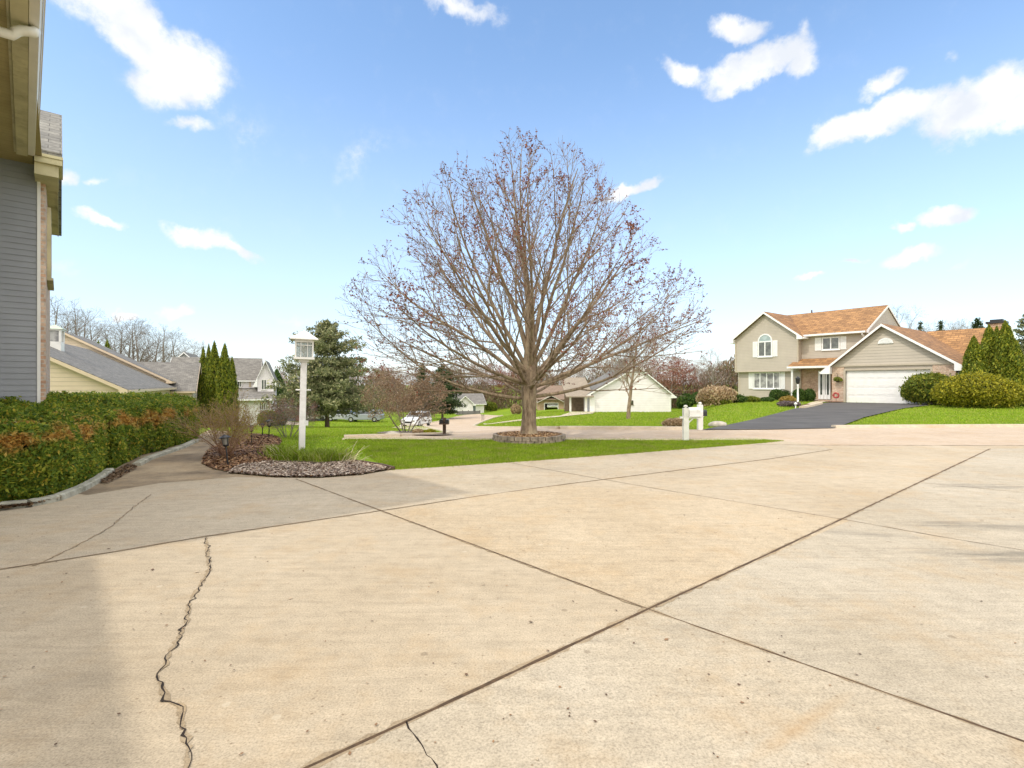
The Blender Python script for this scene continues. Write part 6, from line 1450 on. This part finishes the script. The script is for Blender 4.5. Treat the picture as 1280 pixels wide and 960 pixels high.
path_light(336, 549.5, 524, 'black path light at the lawn edge of the bed', 2)
path_light(328, 545, 529, 'small dark path light just left of the one at the lawn edge')

# ------------------------------------------------------------------ stone tree ring
def ring():
    C = Vector((XP(661, 14.05), 14.0)); R = .98; e = empty('stone_tree_ring', (C.x, C.y, T(C.x, C.y)), 'low round grey block ring filled with wood chips under the big maple', 'planter'); rr = random.Random(2)
    n = 30
    for row in range(2):
        for i in range(n):
            a0 = 2 * pi * (i + .5 * row) / n + .012; a1 = 2 * pi * (i + 1 + .5 * row) / n - .012; rj = rr.uniform(-.012, .012); z0 = -.04 + row * .10; z1 = z0 + .096 + rr.uniform(-.004, .004); mb = MB()
            V = [];
            for a in (a0, (a0 + a1) / 2, a1):
                for r_, z in ((R - .13, z0), (R + rj, z0), (R + rj - .008 + rr.uniform(-.006, .006), z1), (R - .13, z1)): V.append((cos(a) * r_, sin(a) * r_ , z))
            mb.add(V, [(0,1,5,4),(1,2,6,5),(2,3,7,6),(3,0,4,7),(4,5,9,8),(5,6,10,9),(6,7,11,10),(7,4,8,11),(3,2,1,0),(8,9,10,11)])
            mb.build('block', M['ringstone'], e)
    mb = MB(); mb.lathe([(R - .1, .0), (R - .12, .125), (.6, .15), (.3, .175), (.0001, .18)], seg=40); md = mb.build('mulch', M['mulch_light'], e, True)
    q = np.random.default_rng(4); n = 5200; rad = np.sqrt(q.uniform(0, 1, n)) * (R - .1); a = q.uniform(0, 2 * pi, n); P = np.column_stack([np.cos(a) * rad, np.sin(a) * rad, .185 - .055 * (rad / R) ** 1.5 + q.uniform(-.01, .02, n)])
    s = q.uniform(.03, .07, n); V, F = cards(P, np.tile([0, 0, 1.], (n, 1)), s, s * .4, q, .35, shape='quad'); np_mesh('wood_chips', V, F, M['chip_o'], e)['kind'] = 'stuff'
M['ringstone'] = plain('weathered_block', (.27, .22, .165), .9, .4, 7, .6, 35, dirt=(.11, .10, .08))
ring()

# ------------------------------------------------------------------ mailboxes
def finial(mb, w, z, k=1): mb.box(-w * 1.15, w * 1.15, -w * 1.15, w * 1.15, z, z + .025 * k); mb.lathe([(w * .5, z + .025 * k), (w * .45, z + .04 * k), (w * .95, z + .07 * k), (w * 1.0, z + .09 * k), (w * .6, z + .12 * k), (.005, z + .13 * k)], seg=12)
def box_body(mb, x0, x1, w, z, h, m=0):
    """mailbox with rounded top, axis along x"""
    prof = [(-w / 2, z), (w / 2, z), (w / 2, z + h * .6)] + [(w / 2 * cos(pi * i / 8), z + h * .6 + h * .4 * sin(pi * i / 8)) for i in range(1, 8)] + [(-w / 2, z + h * .6)]
    mb.prism(prof, lambda a, b, d: (d, a, b), x0, x1, m)
def mailbox_a():
    p = G(857, 550.3); Y = p[1]; z0 = T(*p) - .02; e = empty('mailbox', (p[0], p[1], z0), 'white mailbox on a square white post with ball finial, on the near lawn tip', 'mailbox', 0, 'white mailboxes at the street'); w = .068
    H = ZP(511, Y) - z0
    mb = MB(); mb.box(-w, w, -w, w, -.1, H); finial(mb, w * .85, H, .8); mb.build('post', plain('weathered_white_post', (.72, .72, .66), .7, .1, 6, .3, 30, dirt=(.48, .48, .40)), e)
    za = ZP(523, Y) - z0
    mb = MB(); mb.box(-.15, .42, -.035, .035, za, za + .05); mb.box(.05, .40, -.10, .10, za + .05, za + .065); mb.tube([(w, 0, za - .12), (.2, 0, za)], .02, 6); mb.build('arm', M['white'], e)
    mb = MB(); box_body(mb, .075, .36, .17, za + .067, .23); mb.tube([(.30, -.09, za + .16), (.30, -.095, za + .26)], .008, 5); b = mb.build('box', M['white'], e)
    mb = MB(); box_body(mb, .361, .372, .18, za + .062, .24); mb.build('door', M['white_cool'], b)
def mailbox_b():
    p = G(875, 537.2); Y = p[1]; z0 = T(*p) + .02; e = empty('mailbox', (p[0], p[1], z0), 'mailbox with black front on a white finial post across the street', 'mailbox', 0, 'white mailboxes at the street'); w = .075
    H = ZP(506.5, Y) - z0
    mb = MB(); mb.box(-w, w, -w, w, -.1, H); finial(mb, w * .8, H, .8); mb.build('post', plain('white_post_paint', (.80, .79, .74), .6, .06, 5), e)
    zb = ZP(519.5, Y) - z0
    mb = MB(); mb.box(-.42, .12, -.04, .04, zb - .05, zb); box_body(mb, -.44, .07, .18, zb, .20); b = mb.build('box', M['white'], e)
    mb = MB(); box_body(mb, .075, .20, .19, zb - .01, .2); mb.build('newspaper_tube', M['black'], b)
def mailbox_c():
    p = G(555.5, 543.6); Y = p[1]; z0 = T(*p) - .02; e = empty('mailbox', (p[0], p[1], z0), 'dark brown mailbox on a wooden post at the bend of the street', 'mailbox'); k = Y / 17
    H = ZP(522, Y) - z0; zb = ZP(529, Y) - z0; w = .05 * k
    mb = MB(); mb.box(-w, w, -w, w, -.1, H); mb.build('post', M['dark_wood'], e)
    mb = MB(); mb.box(-.15 * k, .15 * k, -.2 * k, .1 * k, zb - .03, zb); mb.build('shelf', M['dark_wood'], e)
    for s in (-1, 1):
        mb = MB(); box_body(mb, -.13 * k, .13 * k, .12 * k, zb, .13 * k); mb.V = [(v[1] + s * .09 * k, v[0] - .02, v[2]) for v in mb.V]; mb.build('box', M['black'], e)
mailbox_a(); mailbox_b(); mailbox_c()
# thin white pole by the neighbour's walk
def white_pole():
    p = G(997.3, 507); Y = p[1]; z0 = T(*p); e = empty('pole_lamp', (p[0], p[1], z0), 'slim white lamp pole at the walk of the taupe house', 'lamp post'); H = ZP(480, Y) - z0
    mb = MB(); mb.lathe([(.09, 0), (.09, .1), (.055, .14), (.05, H - .1), (.06, H - .06), (.03, H)], seg=10); mb.build('pole', M['white'], e, True)
    mb = MB(); mb.lathe([(.04, H), (.10, H + .06), (.13, H + .32), (.14, H + .34), (.03, H + .46)], seg=8); mb.build('lantern_head', M['black'], e)
white_pole()
def small_things():
    # rock at the corner of the asphalt drive
    for (pp, s, lb) in [((897, 532.5), (.34, .22, .13), 'pale flat rock in the grass beside the asphalt drive'), ((605, 519.5), (1.1, .8, .7), 'pale boulder at the road end'), ((490, 544.5), (.22, .16, .10), 'small pale rock under the multi-stemmed tree')]:
        p = G(*pp); bm = bmesh.new(); bmesh.ops.create_icosphere(bm, subdivisions=3, radius=1); V = np.array([v.co[:] for v in bm.verts]); L_ = lump(V, int(pp[0]), 1.6)
        for v, l in zip(bm.verts, L_): v.co = Vector((v.co.x * s[0], v.co.y * s[1], v.co.z * s[2])) * (1 + .16 * l)
        me = bpy.data.meshes.new('rock'); bm.to_mesh(me); bm.free()
        if pp[0] == 605: bpy.data.meshes.remove(me); continue
        o = link_mesh('rock', me, plain('pale_rock', (.42, .38, .32), .9, .3, 5, .5, 20), None, True); o.location = (p[0], p[1], T(*p) + s[2] * .3); tag(o, lb, 'rock')
    # utility box by the road
    p = G(603.5, 525.5); k = p[1] / FPX; o = empty('utility_box', (p[0], p[1], T(*p)), 'grey utility cabinet standing at the kerb corner of the far road', 'utility box'); mb = MB()
    mb.box(-1.9 * k, 1.9 * k, -1.5 * k, 1.5 * k, -.1, 6.6 * k); mb.build('cabinet', plain('grey_cabinet', (.42, .36, .32), .6, .08, 5), o); mb = MB(); mb.box(-2.1 * k, 2.1 * k, -1.7 * k, 1.7 * k, 6.6 * k, 7.2 * k); mb.build('lid', M['ringstone'], o)
    # small white sign post on the lawn
    p = G(501.5, 535); k = p[1] / FPX; o = empty('marker_post', (p[0], p[1], T(*p)), 'thin white marker post on the lawn left of the multi-stemmed trunks', 'post'); mb = MB(); mb.box(-.55 * k, .55 * k, -.4 * k, .4 * k, -.1, 10 * k); mb.build('post', M['white'], o); mb = MB(); mb.box(-1 * k, 1 * k, -.6 * k, -.4 * k, 8.0 * k, 10.3 * k); mb.build('sign_plate', M['white_cool'], o)
    # hanging basket lantern + red pinwheel at the garage pier
    t = RF.t(1047.5, -.25); q = RF.P(t, -.25); z = ZP(476, q.y); o = empty('hanging_basket', (q.x, q.y, z), 'green hanging basket on the brick pier beside the garage door', 'plant')
    mb = MB(); mb.lathe([(.03, -.12), (.16, -.03), (.20, .06)], seg=12); mb.build('bowl', M['dark_wood'], o); r = np.random.default_rng(5); P, Nn = ell(500, r, .30, .24, .26, 5, .15, 6, .1, -.3); P[:, 2] += .05; V, F = cards(P, Nn, .09, .04, r, .7); np_mesh('foliage', V, F, M['yew'], o)
    mb = MB(); mb.tube([(0, 0, .1), (0, .05, .5), (0, .24, .55)], .012, 5); mb.build('bracket', M['black'], o)
    t = RF.t(1045, -.6); q = RF.P(t, -.6); z = T(q.x, q.y); o = empty('garden_ornament', (q.x, q.y, z), 'red wreath shaped garden ornament at the foot of the brick pier', 'ornament', RF.rz)
    mb = MB(); n = 16; pts = [(cos(2 * pi * i / n) * .17, 0, .50 + sin(2 * pi * i / n) * .17) for i in range(n + 1)]; mb.tube(pts, [.05 + .03 * ((i * 7) % 3) / 2 for i in range(n + 1)], 6, False); mb.build('wreath', plain('dull_red', (.38, .07, .06), .8, .4, 20), o); mb = MB(); mb.tube([(0, .03, 0), (0, .03, .6)], .012, 5); mb.build('stake', M['black'], o)
    # little low light at the bed of the taupe house
    p = G(994.5, 510.5); k = p[1] / FPX; o = empty('bed_light', (p[0], p[1], T(*p)), 'short pale garden light beside the white lamp pole', 'path light'); mb = MB(); mb.lathe([(.03, 0), (.03, .18)], seg=8); mb.build('stake', M['white'], o); mb = MB(); mb.lathe([(.05, .18), (.09, .27), (.02, .33)], seg=8); mb.build('head', M['white_cool'], o)
    # timber edge of the bed
    pts = [Vector(G(440,578)), Vector(G(455,580)), Vector(G(476,583.5)), Vector(G(492,587.5))]; mb = MB(); ribbon(mb, pts, .07, .06, -.02); o = mb.build('bed_edging', M['dark_wood']); tag(o, 'thin dark edging strip between the gravel bed and the lawn', 'edging')
    # utility pole far away
    p = (XP(709.5, 76), 76); o = empty('utility_pole', (p[0], p[1], T(*p)), 'dark utility pole rising left of the cottage carport', 'pole'); mb = MB(); mb.tube([(0, 0, 0), (0, 0, ZP(482, 76) - T(*p))], [.2, .16], 8); mb.build('pole', M['dark_wood'], o); mb = MB(); mb.box(-.35, .35, -.12, .12, ZP(489, 76) - T(*p), ZP(487, 76) - T(*p)); mb.build('bracket', M['dark_wood'], o)
    # dark bin / trailer behind the spruce
small_things()
mb = MB(); ribbon(mb, [G(1002,510.5), G(1014,508.3), G(1026,505.3)], .3, .12, -.02); o = mb.build('bed_border', M['pale']); tag(o, 'pale stone border of the small bed by the taupe house walk', 'edging')
bp_ = [G(1000,507.5), G(1010,505.5), G(1018,507), G(1008,509.5)]; struct(drape('house_bed', bp_, .045, M['mulch'], .6)); struct(drape('house_bed', [G(1030,503.6), G(1036,502), G(1055,502.3), G(1052,503.6)], .05, M['mulch'], .6))
struct(drape('tree_bed', [G(470,541.5), G(488,539.5), G(525,539.5), G(552,542), G(568,544.2), G(540,544.8), G(495,544.5)], .03, M['gravel'], .8))

# ------------------------------------------------------------------ cars
def car(label, x, y, rz, body_col, L_=4.6, W=1.85, H=1.65, suv=True, group=None, name='parked_car'):
    z0 = T(x, y) + .02; e = empty(name, (x, y, z0), label, 'car', rz, group)
    bm_ = plain('car_paint', body_col, .25, .03, 2); gl = M['carglass']; hl = L_ / 2
    if suv: low = [(-hl, .42), (-hl, .95), (-hl + .12, 1.02), (hl - .95, 1.08), (hl - .18, .92), (hl, .70), (hl, .40), (hl - .1, .28), (-hl + .1, .28)]; cab = [(-hl + .08, 1.0), (-hl + .28, H - .06), (-hl + .55, H), (hl - 2.1, H), (hl - 1.0, 1.05)]
    else: low = [(-hl, .45), (-hl, .85), (-hl + .9, .95), (hl - 1.2, .95), (hl - .2, .78), (hl, .60), (hl, .38), (hl - .1, .26), (-hl + .1, .26)]; cab = [(-hl + .6, .93), (-hl + 1.25, H), (hl - 2.0, H), (hl - 1.1, .93)]
    mb = MB(); mb.prism(low, lambda a, z, d: (a, d, z), -W / 2, W / 2); b = mb.build('body', bm_, e, bevel=.05)
    mb = MB(); V = [(a, -W / 2 + .03 + (z - .9) * .16, z) for a, z in cab] + [(a, W / 2 - .03 - (z - .9) * .16, z) for a, z in cab]; n = len(cab); mb.add(V, [tuple(range(n)), tuple(range(2 * n - 1, n - 1, -1))] + [(i, n + i, n + (i + 1) % n, (i + 1) % n) for i in range(n)]); mb.build('roof', bm_, e, bevel=.03)
    # glass: side strips and screens, 6 mm proud
    def sidew(s):
        mb = MB(); c = [(a * .93 + (.0), .0) for a, z in cab]; pts = []
        z0_ = 1.06 if suv else .97; z1_ = H - .12; a_l = cab[0][0] + .14; a_r = cab[-1][0] - .16; t_l = (cab[1][0] + .1); t_r = cab[-2][0] - .02
        yy = lambda z: s * (W / 2 - .03 - (z - .9) * .16 + .006); q = [(a_l, z0_), (a_r, z0_), (t_r, z1_), (t_l, z1_)]
        mb.add([(a, yy(z), z) for a, z in q] + [(a, yy(z) - s * .02, z) for a, z in q], [(0,1,2,3),(7,6,5,4),(0,4,5,1),(1,5,6,2),(2,6,7,3),(3,7,4,0)]); mb.build('side_window', gl, e)
        mb = MB(); mb.box((a_l + a_r) / 2 - .04, (a_l + a_r) / 2 + .04, yy(1.0) - .01 if s > 0 else yy(1.0) - .005, yy(1.0) + .005 if s > 0 else yy(1.0) + .01, z0_, z0_ + .3)
    sidew(1); sidew(-1)
    for (i, j, nm, sg) in ((len(cab) - 1, len(cab) - 2, 'windscreen', 1), (0, 1, 'rear_window', -1)):
        (a0, z_0), (a1, z_1) = cab[i], cab[j]; q = []
        for f in (.12, .88):
            a = a0 + (a1 - a0) * f; z = z_0 + (z_1 - z_0) * f; w = W / 2 - .14 - (z - .9) * .16; q += [(a + sg * .012, -w, z + .006), (a + sg * .012, w, z + .006)]
        V = [q[0], q[1], q[3], q[2]]; mb = MB(); mb.add(V + [(v[0] - sg * .02, v[1], v[2] - .01) for v in V], [(0,1,2,3),(7,6,5,4),(0,4,5,1),(1,5,6,2),(2,6,7,3),(3,7,4,0)]); mb.build(nm, gl, e)
    wr = .35 if suv else .32
    for sx in (-hl + .85, hl - .88):
        for s in (-1, 1):
            mb = MB(); mb.lathe([(wr * .6, -.11), (wr * .95, -.11), (wr, -.07), (wr, .07), (wr * .95, .11), (wr * .6, .11)], seg=18); mb.V = [(v[0] + sx, v[2] + s * (W / 2 - .10), v[1] + wr) for v in mb.V]; wh = mb.build('wheel', M['tyre'], e)
            mb = MB(); mb.lathe([(wr * .58, .0), (wr * .55, .03), (.05, .015)], seg=12); mb.V = [(v[0] + sx, (v[2] + .1) * s + s * (W / 2 - .10), v[1] + wr) for v in mb.V]; mb.build('rim', M['rim'], wh)
    for s in (-1, 1):
        mb = MB(); mb.box(hl - .06, hl + .012, s * (W / 2 - .35) - .16, s * (W / 2 - .35) + .16, .70 if suv else .58, .84 if suv else .70); mb.build('headlight', M['rim'], e)
        mb = MB(); mb.box(-hl - .012, -hl + .05, s * (W / 2 - .2) - .12, s * (W / 2 - .2) + .12, .72, .92); mb.build('tail_light', M['redlens'], e)
    mb = MB(); mb.box(hl - .02, hl + .015, -.42, .42, .50, .70 if suv else .56); mb.build('grille', M['black'], e); return e
M['carglass'] = glassmat('car_glass', (.02, .025, .03), .05, (.08, .1, .12)); M['tyre'] = plain('tyre_rubber', (.02, .02, .02), .85); M['rim'] = plain('alloy', (.55, .56, .58), .3, .05, 5, metallic=.6); M['redlens'] = plain('red_lens', (.35, .02, .02), .2)
Y = 59.5; x = XP(521, Y); car('white sport utility vehicle parked nose toward us on the far drive', x, Y, radians(-103), (.78, .80, .82))
Y = 70; car('silver pickup sized car seen from the side beyond the spruce', XP(456, Y), Y, radians(177), (.30, .33, .36), 4.9, 1.9, 1.6)
Y = 72; car('second silver car parked left of the first behind the spruce branches', XP(420, Y) + 1.0, Y, radians(176), (.42, .44, .46), 4.6, 1.85, 1.45, False)
q_ = BRF.P((BRF.t(690, 2.0)), 2.4); car('white car standing inside the open brown garage', q_.x, q_.y, radians(-90), (.80, .80, .80), 4.5, 1.85, 1.45, False)
def trailer():
    Y = 71.0; x = XP(403, Y); e = empty('utility_trailer', (x - 1, Y + 1.5, T(x, Y)), 'low white trailer behind the spruce trunk', 'trailer'); mb = MB(); mb.box(-1.6, 3.0, -.9, .9, .35, 1.35); mb.build('body', M['white_cool'], e, bevel=.04)
    mb = MB(); mb.box(-1.62, -1.5, -.5, .5, .45, 1.2); mb.build('door', M['cream_trim'], e)
    for s in (-1, 1):
        mb = MB(); mb.lathe([(.2, -.1), (.33, -.1), (.33, .1), (.2, .1)], seg=14); mb.V = [(v[0] + .8, v[2] + s * .95, v[1] + .33) for v in mb.V]; mb.build('wheel', M['tyre'], e)
trailer()
